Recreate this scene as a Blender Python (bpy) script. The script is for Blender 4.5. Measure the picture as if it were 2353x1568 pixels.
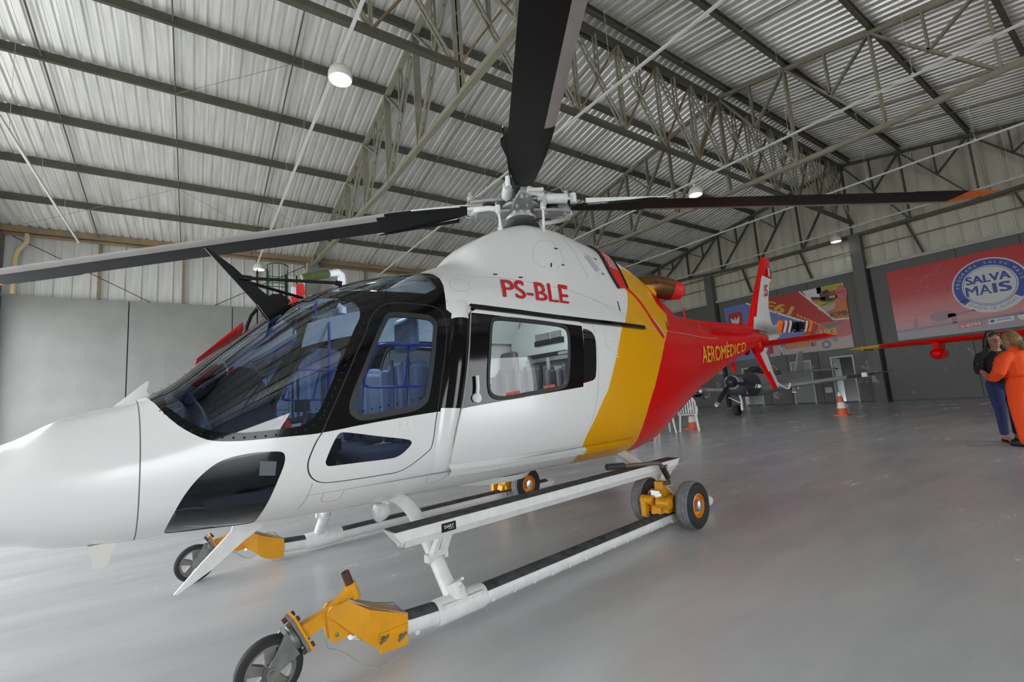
import bpy, bmesh, math, random
import numpy as np
from mathutils import Vector, Matrix, geometry
for o in list(bpy.data.objects): bpy.data.objects.remove(o)
SC = bpy.context.scene
COL = SC.collection
random.seed(7); rng = np.random.default_rng(7)
PI = math.pi
# ---------------------------------------------------------------- camera, sky, light, exposure
cam = bpy.data.cameras.new('camera'); cam.sensor_width = 36; cam.lens = 1057.3 / 2353 * 36
cam.clip_start = .05; cam.clip_end = 400
camo = bpy.data.objects.new('camera', cam); COL.objects.link(camo)
yaw, pitch, roll = math.radians(55.0445), math.radians(7.4336), math.radians(-4.1048)
fw = Vector((math.cos(yaw)*math.cos(pitch), math.sin(yaw)*math.cos(pitch), math.sin(pitch)))
r0 = Vector((math.sin(yaw), -math.cos(yaw), 0)); u0 = r0.cross(fw)
rr = r0*math.cos(roll) + u0*math.sin(roll); uu = -r0*math.sin(roll) + u0*math.cos(roll)
camo.matrix_world = Matrix(((rr.x, uu.x, -fw.x, 0), (rr.y, uu.y, -fw.y, 0), (rr.z, uu.z, -fw.z, 1.15), (0, 0, 0, 1)))
SC.camera = camo
W = bpy.data.worlds.new('sky'); SC.world = W; W.use_nodes = True
bg = W.node_tree.nodes['Background']; bg.inputs[0].default_value = (0.93, 0.97, 1.0, 1); bg.inputs[1].default_value = 5.0
SC.view_settings.view_transform = 'Standard'; SC.view_settings.look = 'None'
SC.view_settings.gamma = 1; SC.view_settings.use_curve_mapping = False
SC.view_settings.exposure = 0.58
# ---------------------------------------------------------------- materials
MATS = {}
def mat(name, col, rough=.5, metal=0., coat=0., noise=0., nscale=8., bump=0., bscale=60., spec=.5, col2=None, stretch=None, trans=0.):
    if name in MATS: return MATS[name]
    m = bpy.data.materials.new(name); m.use_nodes = True; nt = m.node_tree; b = nt.nodes['Principled BSDF']
    b.inputs['Base Color'].default_value = (*col, 1); b.inputs['Roughness'].default_value = rough
    b.inputs['Metallic'].default_value = metal; b.inputs['Coat Weight'].default_value = coat
    b.inputs['Coat Roughness'].default_value = .04; b.inputs['Specular IOR Level'].default_value = spec
    if noise or bump:
        tc = nt.nodes.new('ShaderNodeTexCoord'); mp = nt.nodes.new('ShaderNodeMapping')
        nt.links.new(tc.outputs['Object'], mp.inputs[0])
        if stretch: mp.inputs['Scale'].default_value = stretch
    if noise:
        n = nt.nodes.new('ShaderNodeTexNoise'); n.inputs['Scale'].default_value = nscale; n.inputs['Detail'].default_value = 6
        nt.links.new(mp.outputs[0], n.inputs[0])
        r = nt.nodes.new('ShaderNodeValToRGB'); r.color_ramp.elements[0].position = .3; r.color_ramp.elements[1].position = .7
        c2 = col2 or tuple(max(0, c*(1-noise)) for c in col)
        r.color_ramp.elements[0].color = (*c2, 1); r.color_ramp.elements[1].color = (*col, 1)
        nt.links.new(n.outputs[0], r.inputs[0]); nt.links.new(r.outputs[0], b.inputs['Base Color'])
    if bump:
        n2 = nt.nodes.new('ShaderNodeTexNoise'); n2.inputs['Scale'].default_value = bscale; n2.inputs['Detail'].default_value = 4
        nt.links.new(mp.outputs[0], n2.inputs[0])
        bp = nt.nodes.new('ShaderNodeBump'); bp.inputs['Strength'].default_value = bump; bp.inputs['Distance'].default_value = .01
        nt.links.new(n2.outputs[0], bp.inputs['Height']); nt.links.new(bp.outputs[0], b.inputs['Normal'])
    MATS[name] = m; return m
def glass(name, tint, ior=1.5):
    m = bpy.data.materials.new(name); m.use_nodes = True; nt = m.node_tree; nt.nodes.clear()
    out = nt.nodes.new('ShaderNodeOutputMaterial'); mx = nt.nodes.new('ShaderNodeMixShader')
    t = nt.nodes.new('ShaderNodeBsdfTransparent'); g = nt.nodes.new('ShaderNodeBsdfGlossy'); f = nt.nodes.new('ShaderNodeFresnel')
    t.inputs[0].default_value = (*tint, 1); g.inputs['Roughness'].default_value = .015; f.inputs[0].default_value = ior
    nt.links.new(f.outputs[0], mx.inputs[0]); nt.links.new(t.outputs[0], mx.inputs[1]); nt.links.new(g.outputs[0], mx.inputs[2])
    nt.links.new(mx.outputs[0], out.inputs[0]); MATS[name] = m; return m
def emit(name, col, s):
    m = bpy.data.materials.new(name); m.use_nodes = True; b = m.node_tree.nodes['Principled BSDF']
    b.inputs['Base Color'].default_value = (*col, 1); b.inputs['Emission Color'].default_value = (*col, 1); b.inputs['Emission Strength'].default_value = s
    MATS[name] = m; return m
WHITE = mat('white_paint', (.72, .72, .71), .22, coat=.2)
BLACK = mat('black_paint', (.004, .004, .005), .10, coat=0., spec=.3)
YELLOW = mat('yellow_paint', (.70, .335, .001), .25, coat=0., spec=.25)
RED = mat('red_paint', (.60, .002, .003), .25, coat=0., spec=.22)
REDTXT = mat('red_lettering', (.55, .012, .02), .3)
YTXT = mat('yellow_lettering', (.72, .42, .03), .3)
GAP = mat('panel_gap', (.02, .02, .02), .8)
JOINT = mat('nose_joint', (.13, .13, .13), .7)
LINE = mat('panel_line', (.42, .42, .42), .6)
RUB = mat('rubber_seal', (.022, .022, .024), .55)
TYRE = mat('tyre_rubber', (.02, .02, .022), .75, noise=.4, nscale=20)
TREAD = mat('dusty_tread', (.20, .205, .215), .85, noise=.3, nscale=25)
WHITEM = mat('white_metal', (.74, .74, .73), .35, noise=.12, nscale=14)
GRIP = mat('grip_tape', (.018, .018, .02), .85, noise=.9, nscale=18, col2=(.07, .07, .075))
YGEAR = mat('yellow_gear_paint', (.74, .33, .006), .38, noise=.2, nscale=9)
ORANGE = mat('orange_rim', (.68, .2, .008), .35)
STEEL = mat('dull_steel', (.25, .26, .245), .5, metal=.7, noise=.3, nscale=22)
RUST = mat('rusty_steel', (.10, .045, .03), .8, noise=.5, nscale=30)
PALEWORN = mat('worn_primer', (.55, .36, .22), .7, noise=.4, nscale=12)
ALU = mat('aluminium', (.55, .55, .54), .35, metal=.85)
BLADE = mat('blade_black', (.0075, .0075, .009), .45, spec=.2)
BLADEG = mat('blade_grey', (.36, .335, .315), .4, noise=.15, nscale=5)
BRONZE = mat('exhaust_bronze', (.30, .145, .06), .3, metal=.9, noise=.55, nscale=5)
REDC = mat('red_cover', (.62, .012, .012), .55)
ORBL = mat('orange_blade_tip', (.75, .16, .01), .4)
OLIVE = mat('olive_canvas', (.075, .09, .025), .85, noise=.3, nscale=20)
PANEW = glass('blue_tinted_pane', (.50, .65, .93), 1.8)
PANED = glass('dark_tinted_pane', (.24, .29, .43), 1.5)
PANEC = glass('clear_pane', (.93, .96, .96))
PANES = glass('skylight_pane', (.74, .86, 1.), 1.7)
BLUEF = mat('blue_vent_frame', (.02, .05, .30), .3)
SEATG = mat('grey_leather', (.10, .10, .115), .55)
CABIN = mat('cabin_lining', (.62, .66, .66), .55)
COCK = mat('cockpit_black', (.015, .016, .02), .6)
FLOORC = mat('cabin_floor', (.22, .22, .23), .8)
GREENC = mat('green_headset', (.01, .10, .05), .35)
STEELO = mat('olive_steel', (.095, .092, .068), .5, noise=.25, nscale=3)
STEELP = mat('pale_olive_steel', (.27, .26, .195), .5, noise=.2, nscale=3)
RUSTB = mat('rusty_beam', (.30, .18, .09), .7, noise=.5, nscale=3, col2=(.17, .15, .10))
ROOFM = mat('galvanised_roof', (.92, .91, .88), .36, metal=.5, noise=.3, nscale=2.2, stretch=(5, .25, .25), col2=(.62, .61, .57))
SIDING = mat('cream_siding', (.56, .54, .44), .6, noise=.2, nscale=1.2, stretch=(1, 3, .3))
SIDINGG = mat('grey_siding', (.62, .62, .59), .5, noise=.25, nscale=1.5, stretch=(4, 1, .3))
CONCW = mat('concrete_panel', (.245, .245, .235), .75, noise=.16, nscale=1.3, bump=.1, bscale=30)
PVC = mat('cream_pipe', (.55, .45, .26), .5)
CONDUIT = mat('white_conduit', (.62, .62, .58), .5)
BLKM = mat('black_metal', (.007, .007, .008), .45, spec=.2)
GRNM = mat('green_metal', (.01, .07, .045), .5)
def wallmat():
    m = mat('grey_wall_paint', (.115, .112, .105), .6); nt = m.node_tree; b = nt.nodes['Principled BSDF']
    tc = nt.nodes.new('ShaderNodeTexCoord'); n = nt.nodes.new('ShaderNodeTexNoise'); n.inputs['Scale'].default_value = .9; n.inputs['Detail'].default_value = 9
    n.inputs['Roughness'].default_value = .72
    nt.links.new(tc.outputs['Object'], n.inputs[0]); r = nt.nodes.new('ShaderNodeValToRGB')
    r.color_ramp.elements[0].position = .57; r.color_ramp.elements[1].position = .63
    r.color_ramp.elements[0].color = (.115, .112, .105, 1); r.color_ramp.elements[1].color = (.32, .32, .32, 1)
    nt.links.new(n.outputs[0], r.inputs[0])
    sp = nt.nodes.new('ShaderNodeSeparateXYZ'); nt.links.new(tc.outputs['Object'], sp.inputs[0])
    mr = nt.nodes.new('ShaderNodeMapRange'); mr.inputs[1].default_value = 1.9; mr.inputs[2].default_value = 2.5; mr.inputs[3].default_value = 1; mr.inputs[4].default_value = 0
    nt.links.new(sp.outputs[2], mr.inputs[0]); mx = nt.nodes.new('ShaderNodeMix'); mx.data_type = 'RGBA'
    mx.inputs[6].default_value = (.115, .112, .105, 1); nt.links.new(r.outputs[0], mx.inputs[7]); nt.links.new(mr.outputs[0], mx.inputs[0])
    nt.links.new(mx.outputs[2], b.inputs['Base Color']); return m
WALLG = wallmat()
def floormat():
    m = mat('polished_concrete', (.36, .36, .36), .2); nt = m.node_tree; b = nt.nodes['Principled BSDF']; L = nt.links
    tc = nt.nodes.new('ShaderNodeTexCoord')
    mp = nt.nodes.new('ShaderNodeMapping'); L.new(tc.outputs['Object'], mp.inputs[0]); mp.inputs['Scale'].default_value = (.35, 1.3, 1); mp.inputs['Rotation'].default_value = (0, 0, .5)
    n = nt.nodes.new('ShaderNodeTexNoise'); n.inputs['Scale'].default_value = 1.6; n.inputs['Detail'].default_value = 9; n.inputs['Roughness'].default_value = .62; L.new(mp.outputs[0], n.inputs[0])
    r = nt.nodes.new('ShaderNodeValToRGB'); r.color_ramp.elements[0].position = .3; r.color_ramp.elements[1].position = .72
    r.color_ramp.elements[0].color = (.44, .45, .465, 1); r.color_ramp.elements[1].color = (.57, .57, .565, 1); L.new(n.outputs[0], r.inputs[0])
    n2 = nt.nodes.new('ShaderNodeTexNoise'); n2.inputs['Scale'].default_value = 2.2; n2.inputs['Detail'].default_value = 10; n2.inputs['Roughness'].default_value = .75; L.new(tc.outputs['Object'], n2.inputs[0])
    r2 = nt.nodes.new('ShaderNodeValToRGB'); r2.color_ramp.elements[0].position = .69; r2.color_ramp.elements[1].position = .80
    r2.color_ramp.elements[0].color = (0, 0, 0, 1); r2.color_ramp.elements[1].color = (.22, .22, .22, 1); L.new(n2.outputs[0], r2.inputs[0])
    mx = nt.nodes.new('ShaderNodeMix'); mx.data_type = 'RGBA'; L.new(r2.outputs[0], mx.inputs[0]); L.new(r.outputs[0], mx.inputs[6]); mx.inputs[7].default_value = (.47, .44, .37, 1)
    L.new(mx.outputs[2], b.inputs['Base Color'])
    mr = nt.nodes.new('ShaderNodeMapRange'); mr.inputs[3].default_value = .16; mr.inputs[4].default_value = .34; L.new(n.outputs[0], mr.inputs[0]); L.new(mr.outputs[0], b.inputs['Roughness'])
    n3 = nt.nodes.new('ShaderNodeTexNoise'); n3.inputs['Scale'].default_value = 5; n3.inputs['Detail'].default_value = 3; L.new(mp.outputs[0], n3.inputs[0])
    bp = nt.nodes.new('ShaderNodeBump'); bp.inputs['Strength'].default_value = .10; bp.inputs['Distance'].default_value = .02; L.new(n3.outputs[0], bp.inputs['Height']); L.new(bp.outputs[0], b.inputs['Normal'])
    b.inputs['Specular IOR Level'].default_value = .6
    return m
FLOORM = floormat()
# ---------------------------------------------------------------- mesh builder
IDN = lambda p: p
class MB:
    def __init__(s, xf=IDN, flip=False): s.v = []; s.f = []; s.m = []; s.xf = xf; s.flip = flip
    def add(s, vs, fs, mi=0):
        b = len(s.v); s.v += [tuple(s.xf(p)) for p in vs]
        for f in fs: s.f.append(tuple(b+i for i in (f[::-1] if s.flip else f))); s.m.append(mi)
    def box(s, c, d, mi=0, R=None):
        x, y, z = d[0]/2, d[1]/2, d[2]/2
        vs = [Vector(p) for p in ((-x,-y,-z),(x,-y,-z),(x,y,-z),(-x,y,-z),(-x,-y,z),(x,-y,z),(x,y,z),(-x,y,z))]
        if R: vs = [R @ p for p in vs]
        s.add([p + Vector(c) for p in vs], [(3,2,1,0),(4,5,6,7),(0,1,5,4),(1,2,6,5),(2,3,7,6),(3,0,4,7)], mi)
    def beam(s, p, q, w, h, mi=0, up=(0,0,1)):
        p = Vector(p); q = Vector(q); d = (q-p).normalized(); u = Vector(up)
        if abs(d.dot(u)) > .98: u = Vector((1,0,0))
        a = d.cross(u).normalized(); b = a.cross(d)
        c = [a*w/2+b*h/2, -a*w/2+b*h/2, -a*w/2-b*h/2, a*w/2-b*h/2]
        s.add([p+k for k in c]+[q+k for k in c], [(0,1,2,3),(7,6,5,4),(0,4,5,1),(1,5,6,2),(2,6,7,3),(3,7,4,0)], mi)
    def tube(s, pts, r, n=10, mi=0, cap=True, ell=None, up=(0,0,1)):
        pts = [Vector(p) for p in pts]; k = len(pts); rs = r if isinstance(r, (list, tuple)) else [r]*k
        vs = []; u = None
        for i in range(k):
            d = (pts[min(i+1, k-1)]-pts[max(i-1, 0)]).normalized()
            if u is None:
                u = Vector(up) if abs(d.dot(Vector(up))) < .95 else Vector((1, 0, 0))
            u = (u - d*u.dot(d)).normalized(); w = d.cross(u)
            e = ell[i] if ell else 1.
            for j in range(n):
                a = 2*PI*j/n; vs.append(pts[i] + u*math.cos(a)*rs[i]*e + w*math.sin(a)*rs[i])
        fs = [(i*n+j, i*n+(j+1) % n, (i+1)*n+(j+1) % n, (i+1)*n+j) for i in range(k-1) for j in range(n)]
        if cap: fs += [tuple(range(n))[::-1], tuple((k-1)*n+j for j in range(n))]
        s.add(vs, fs, mi)
    def lathe(s, c, ax, prof, n=24, mi=0, mis=None):
        c = Vector(c); ax = Vector(ax).normalized(); t = Vector((0,0,1)) if abs(ax.z) < .9 else Vector((1,0,0))
        a = ax.cross(t).normalized(); b = ax.cross(a); vs = []
        for r, h in prof:
            for j in range(n):
                g = 2*PI*j/n; vs.append(c + ax*h + (a*math.cos(g)+b*math.sin(g))*r)
        for i in range(len(prof)-1):
            fs = [(i*n+j, i*n+(j+1) % n, (i+1)*n+(j+1) % n, (i+1)*n+j) for j in range(n)]
            if i == 0: s.add(vs, [], mi); base = len(s.v)-len(vs)
            for f in fs: s.f.append(tuple(base+x for x in (f[::-1] if s.flip else f))); s.m.append(mis[i] if mis else mi)
    def prism(s, poly, fn, t0, t1, mi=0):
        n = len(poly); vs = [fn(a, b, t0) for a, b in poly]+[fn(a, b, t1) for a, b in poly]
        s.add(vs, [tuple(range(n))[::-1], tuple(range(n, 2*n))]+[(i, (i+1) % n, n+(i+1) % n, n+i) for i in range(n)], mi)
    def grid(s, P, mi=0):
        n, m = len(P), len(P[0]); s.add([p for row in P for p in row], [(i*m+j, i*m+j+1, (i+1)*m+j+1, (i+1)*m+j) for i in range(n-1) for j in range(m-1)], mi)
    def mesh(s, name, mats, smooth=35, recalc=True):
        me = bpy.data.meshes.new(name); me.from_pydata(s.v, [], s.f)
        for m in (mats if isinstance(mats, (list, tuple)) else [mats]): me.materials.append(m)
        if len(s.f): me.polygons.foreach_set('material_index', s.m)
        if recalc:
            bm = bmesh.new(); bm.from_mesh(me); bmesh.ops.recalc_face_normals(bm, faces=bm.faces); bm.to_mesh(me); bm.free()
        if smooth:
            me.polygons.foreach_set('use_smooth', [True]*len(me.polygons)); me.set_sharp_from_angle(angle=math.radians(smooth))
        me.update(); return me
    def build(s, name, mats, parent=None, smooth=35, kind=None, recalc=True):
        return link(name, s.mesh(name, mats, smooth, recalc), parent, kind)
def link(name, me, parent=None, kind=None, loc=None):
    o = bpy.data.objects.new(name, me); COL.objects.link(o)
    if parent: o.parent = parent
    if kind: o['kind'] = kind
    if loc: o.location = loc
    return o
def tag(o, label, cat, group=None, kind=None):
    o['label'] = label; o['category'] = cat
    if group: o['group'] = group
    if kind: o['kind'] = kind
    return o
def empty(name, loc=(0,0,0), rz=0., parent=None):
    o = bpy.data.objects.new(name, None); COL.objects.link(o); o.location = loc; o.rotation_euler = (0, 0, rz); o.empty_display_size = .2
    if parent: o.parent = parent
    return o
def struct(o, label): o['kind'] = 'structure'; o['label'] = label; o['category'] = o.name.split('_')[0].split('.')[0]; return o
def textmesh(body, bold=.0, shear=0., spacing=1.):
    c = bpy.data.curves.new('t', 'FONT'); c.body = body; c.shear = shear; c.space_character = spacing; c.resolution_u = 5
    o = bpy.data.objects.new('t', c); COL.objects.link(o); dg = bpy.context.evaluated_depsgraph_get(); dg.update()
    me = bpy.data.meshes.new_from_object(o.evaluated_get(dg)); bpy.data.objects.remove(o); bpy.data.curves.remove(c)
    bm = bmesh.new(); bm.from_mesh(me); bmesh.ops.remove_doubles(bm, verts=bm.verts, dist=1e-5)
    vs = [v.co.copy() for v in bm.verts]; fs = [[v.index for v in f.verts] for f in bm.faces]; bm.free(); bpy.data.meshes.remove(me)
    if bold:   # heavier strokes: shifted copies of the same flat letters
        n = len(vs); base = list(vs); fb = list(fs); vs = []; fs = []
        for k, (dx, dy) in enumerate(((0, 0), (bold, bold*.5), (-bold, bold*.5), (bold, -bold*.5), (-bold, -bold*.5))): vs += [v+Vector((dx, dy, 0)) for v in base]; fs += [[i+k*n for i in f] for f in fb]
    global TK; TK = [i//n if bold else 0 for i in range(len(vs))]
    xs = [v.x for v in vs]; ys = [v.y for v in vs]
    return [((v.x-min(xs))/(max(xs)-min(xs)), (v.y-min(ys))/(max(ys)-min(ys))) for v in vs], fs, (max(xs)-min(xs))/(max(ys)-min(ys))
# ================================================================ HANGAR
X0, X1, YL, YR, RY, RZ, SL = -5.7, 24.2, 22.0, -7.2, 7.4, 10.93, .183
roofz = lambda y: RZ - SL*abs(y-RY)
mb = MB(); mb.box(((X0+X1)/2, (YL+YR)/2, -.1), (X1-X0+.6, YL-YR+.6, .2))
floor = struct(mb.build('floor', FLOORM, smooth=0), 'grey polished concrete hangar floor with faint streaks and reflections')
mb = MB(); mb.box((X0-30.3, RY, -.12), (60, 120, .2))
apron = struct(mb.build('floor_outside', mat('apron_concrete', (.50, .49, .46), .9, noise=.15, nscale=.6), smooth=0), 'concrete apron outside the open hangar front')
# ---- roof
ceiling = struct(empty('ceiling', (0, 0, 0)), 'pitched roof of ribbed galvanised sheets on olive steel purlins and trusses')
ceiling['category'] = 'roof'
def sheetmesh(sgn):
    prof = [(0, 0)]
    for k in range(4):
        a = k*.245; prof += [(a+.135, 0), (a+.165, .055), (a+.215, .055), (a+.245, 0)]
    yE = (YL+.25-RY) if sgn > 0 else (RY-YR+.25)
    m = MB()
    for (dx, dz) in [(0, 0)]:
        vs = []
        for x, z in prof:
            vs += [(x, 0, z), (x, sgn*yE, z-SL*yE)]
        m.add(vs, [(2*i, 2*i+1, 2*i+3, 2*i+2) for i in range(len(prof)-1)])
    return m.mesh('roof_sheet', ROOFM, smooth=0)
for sgn in (1, -1):
    me = sheetmesh(sgn)
    for k in range(31):
        link('roof_sheet', me, ceiling, loc=(X0-.2+k*.98, RY, RZ))
PY = [k*2.05 for k in range(8)]
def purlin(y, mt):
    z = roofz(y)-.005; m = MB(); s = 1 if y >= RY else -1; Lx = X1-X0; xm = (X0+X1)/2
    m.box((xm, y, z-.11), (Lx, .012, .20)); m.box((xm, y+s*.04, z-.012), (Lx, .085, .012)); m.box((xm, y+s*.04, z-.21), (Lx, .085, .012)); m.box((xm, y+s*.08, z-.195), (Lx, .01, .03))
    return m.build('purlin', mt, ceiling, smooth=0)
for d in PY:
    for s in (1, -1):
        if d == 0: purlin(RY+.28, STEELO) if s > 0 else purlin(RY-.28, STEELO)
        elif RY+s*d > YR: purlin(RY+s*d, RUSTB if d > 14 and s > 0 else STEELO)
for x in (-2.95, -.5, 1.95, 6.85, 9.3, 11.75, 16.7, 19.2, 21.6):   # sag angles between the purlins
    for s in (1, -1):
        ye = 21.7 if s > 0 else YR
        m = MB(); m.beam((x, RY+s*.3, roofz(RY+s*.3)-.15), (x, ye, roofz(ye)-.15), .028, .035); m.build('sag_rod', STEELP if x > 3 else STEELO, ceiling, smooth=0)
for a, b in (((-.5, 13.55), (1.95, 11.5)), ((-2.95, 19.7), (-.5, 17.7)), ((1.95, 17.7), (4.3, 19.7)), ((6.85, 13.5), (9.3, 11.5)), ((-5.3, 21.6), (-2.95, 19.7)), ((-.5, 17.7), (1.95, 19.7))):
    m = MB(); m.tube([(a[0], a[1], roofz(a[1])-.23), (b[0], b[1], roofz(b[1])-.23)], .006, 6); m.build('brace_wire', STEELP, ceiling)
def bz(d): return 7.33 + max(0, d-4.2)*.055
def truss(x, mt, light=True):
    root = link('roof_truss', None, ceiling); root.location = (0, 0, 0)
    top = lambda d: RZ-SL*d-.30
    def mem(p, q, w, nm, dbl=True):
        m = MB()
        if dbl:
            for e in (-.045, .045): m.beam((x+e, p[0], p[1]), (x+e, q[0], q[1]), .045, w)
            p_, q_ = Vector((x, *p)), Vector((x, *q)); n = max(2, int((q_-p_).length/.45))
            for i in range(1, n): c = p_.lerp(q_, i/n); m.box(c, (.10, .05, .05))
        else: m.beam((x, *p), (x, *q), .13, w)
        m.build(nm, mt, root, smooth=0)
    mem((RY, RZ-.4), (RY, 7.33), .12, 'web_post', True)
    for s in (1, -1):
        K = 7
        ds = [k*2.05 for k in range(K+1)]; ds[-1] = 14.35
        mem((RY, top(0)), (RY+s*14.35, top(14.35)), .10, 'top_chord', False)
        mem((RY, bz(0)), (RY+s*4.2, bz(4.2)), .12, 'bottom_chord', False); mem((RY+s*4.2, bz(4.2)), (RY+s*14.4, bz(14.4)), .12, 'bottom_chord', False)
        for k in range(K):
            d0, d1 = ds[k], ds[k+1]; T0 = (RY+s*d0, top(d0)); T1 = (RY+s*d1, top(d1)); B1 = (RY+s*d1, bz(d1))
            if k < K-1: mem(T1, B1, .09, 'web_post')
            mem(T0, B1, .06, 'diagonal'); M_ = ((T0[0]+B1[0])/2, (T0[1]+B1[1])/2); dm = (d0+d1)/2
            mem((RY+s*dm, top(dm)), M_, .045, 'short_post', False if k > 4 else True); mem(M_, T1, .045, 'short_strut')
    return root
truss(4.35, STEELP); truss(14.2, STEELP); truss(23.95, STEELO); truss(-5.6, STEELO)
# longitudinal truss under the ridge
rt = link('ridge_truss', None, ceiling)
def rmem(p, q, w, nm, mt=STEELP, e=.05):
    m = MB()
    for k in (-e, e): m.beam((p[0], RY+k, p[1]), (q[0], RY+k, q[1]), .04, w, up=(0, 1, 0))
    P, Q = Vector((p[0], RY, p[1])), Vector((q[0], RY, q[1])); n = max(2, int((Q-P).length/.28))
    for i in range(1, n): m.box(P.lerp(Q, i/n), (.035, 2*e, .035))
    m.build(nm, mt, rt, smooth=0)
m = MB(); m.beam((X0, RY, 10.55), (X1, RY, 10.55), .16, .14); m.build('top_chord', STEELO, rt, smooth=0)
m = MB(); m.beam((X0, RY, 7.97), (X1, RY, 7.97), .13, .12); m.build('bottom_chord', STEELO, rt, smooth=0)
for base in (-5.7, 4.35, 14.2):
    st = 9.9/6
    for i in range(6):
        xa, xb = base+i*st, base+(i+1)*st; Mi = ((xa+xb)/2, 9.27)
        if i: rmem((xa, 10.5), (xa, 8.0), .05, 'web_post')
        rmem((xa, 10.5), (xb, 8.0), .045, 'diagonal'); rmem((xa, 8.0), Mi, .03, 'thin_brace', RUSTB, .02); rmem(Mi, (xb, 10.5), .03, 'thin_brace', RUSTB, .02)
        rmem((Mi[0], 10.5), Mi, .04, 'short_post')
# ---- conduit rails with lamps
for xr, y0, y1 in ((-3.33, 5.0, 20.8), (2.12, -5, 21.4), (7.28, -5, 21.4), (12.95, -6, 21.4), (18.4, -6, 21.4), (23.55, -6, 21.4)):
    m = MB(); m.beam((xr, y0, 7.62), (xr, y1, 7.62), .05, .05)
    r = m.build('lamp_rail', CONDUIT, ceiling, smooth=0)
    m = MB(); y = y0+.6
    while y < y1: m.tube([(xr, y, 7.64), (xr, y, roofz(y)-.1)], .004, 5); m.box((xr, y, 7.665), (.03, .05, .05)); y += 2.6
    m.build('hanger_wire', CONDUIT, ceiling)
LAMPW = mat('lamp_enamel', (.72, .70, .64), .4); LAMPE = emit('lamp_bulb', (.85, .95, 1.), 14.); LAMPI = mat('lamp_inner', (.85, .85, .83), .35)
def lamp(x, y, label):
    t = empty('pendant_lamp', (x, y, 7.17)); tag(t, label, 'lamp', 'hanging dome lamps under the roof')
    m = MB(); m.lathe((0,0,0), (0,0,1), [(.20, 0), (.215, .05), (.205, .13), (.17, .21), (.10, .27), (.05, .29), (.045, .36), (0, .37)], 28)
    m.build('lamp_shade', LAMPW, t)
    m = MB(); m.lathe((0,0,0), (0,0,1), [(.195, .005), (.205, .05), (.195, .13), (.16, .20), (.0, .22)], 28); m.build('lamp_inner', LAMPI, t)
    m = MB(); m.lathe((0,0,0), (0,0,1), [(0, .02), (.05, .03), (.075, .09), (.06, .17), (.03, .21)], 16); m.build('lamp_bulb', LAMPE, t)
    m = MB(); m.tube([(0,0,.36), (0,0,.45)], .012, 6); m.build('lamp_stem', CONDUIT, t)
lamp(2.12, 7.89, 'cream dome lamp hanging from the rail nearest the camera, high left of the rotor')
lamp(2.12, 20.6, 'lit dome lamp hanging near the corrugated side wall above the black wire cutter')
lamp(12.95, 7.86, 'lit dome lamp hanging just above the long black rotor blade on the right')
lamp(23.55, 7.9, 'dull dome lamp hanging in front of the far end wall near its central pillar')
# ---- side wall (left in the view)
wl = struct(empty('wall_left'), 'side wall of pale concrete panels below grey corrugated sheets')
for i in range(10):
    xa = -5.37+i*3.33-.0; 
    if xa > 24: break
    w = min(3.33, X1-xa); m = MB(); m.box((w/2, .1, 2.95), (w-.035, .2, 5.9)); o = m.build('concrete_panel', CONCW, wl, smooth=0); o.location = (xa, YL, 0)
m = MB(); m.box(((X0+X1)/2, YL+.16, 2.94), (X1-X0, .1, 5.86)); m.build('panel_backing', mat('joint_grey', (.12, .13, .13), .8), wl, smooth=0)  # dark grey backing that shows in the panel joints
def sidesheet(w, h, mtl):
    m = MB(); pr = [(0, 0), (.03, -.035), (.06, -.035), (.09, 0), (w/2-.01, 0), (w/2, -.008), (w/2+.01, 0), (w, 0)]
    vs = []
    for x, d in pr: vs += [(x, d, 0), (x, d, h)]
    m.add(vs, [(2*i, 2*i+2, 2*i+3, 2*i+1) for i in range(len(pr)-1)]); return m.mesh('siding_sheet', mtl, smooth=0)
me = sidesheet(.49, 2.5, SIDINGG)
for i in range(61): link('siding_sheet', me, wl, loc=(X0+i*.49, YL+.22, 5.8))
m = MB(); m.box(((X0+X1)/2, YL-.12, 8.12), (X1-X0, .12, .26)); m.box(((X0+X1)/2, YL-.16, 8.0), (X1-X0, .2, .03)); m.build('eave_beam', RUSTB, wl, smooth=0)
for x in (-2.93, -.4, 2.2, 6.9, 9.4, 11.9):
    m = MB(); m.box((x, YL+.1, 7.0), (.08, .08, 2.2)); m.build('wall_post', RUSTB, wl, smooth=0)
for x0_, x1_ in ((-5.2, -.5), (4.2, -.2)):
    m = MB(); m.tube([(x0_, YL+.05, 8.0), (x1_, YL+.05, 5.4)], .012, 6); m.build('brace_rod', BLKM, wl)
for x, s in ((-5.05, 1), (3.95, 1)):
    m = MB(); m.tube([(x+.25, YL-.2, 8.05), (x+.25, YL-.2, 7.75), (x+.05, YL-.2, 7.45), (x, YL-.2, 7.2), (x, YL-.2, 5.92)], .075, 10); m.build('downpipe', PVC, wl)
for x in (-5.6, 4.4, 14.2):
    m = MB(); m.box((x, YL-.22, 4.0), (.45, .44, 8.0)); m.build('pillar', CONCW if x > 0 else mat('dark_pillar', (.15, .15, .14), .8), wl, smooth=0)
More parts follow.
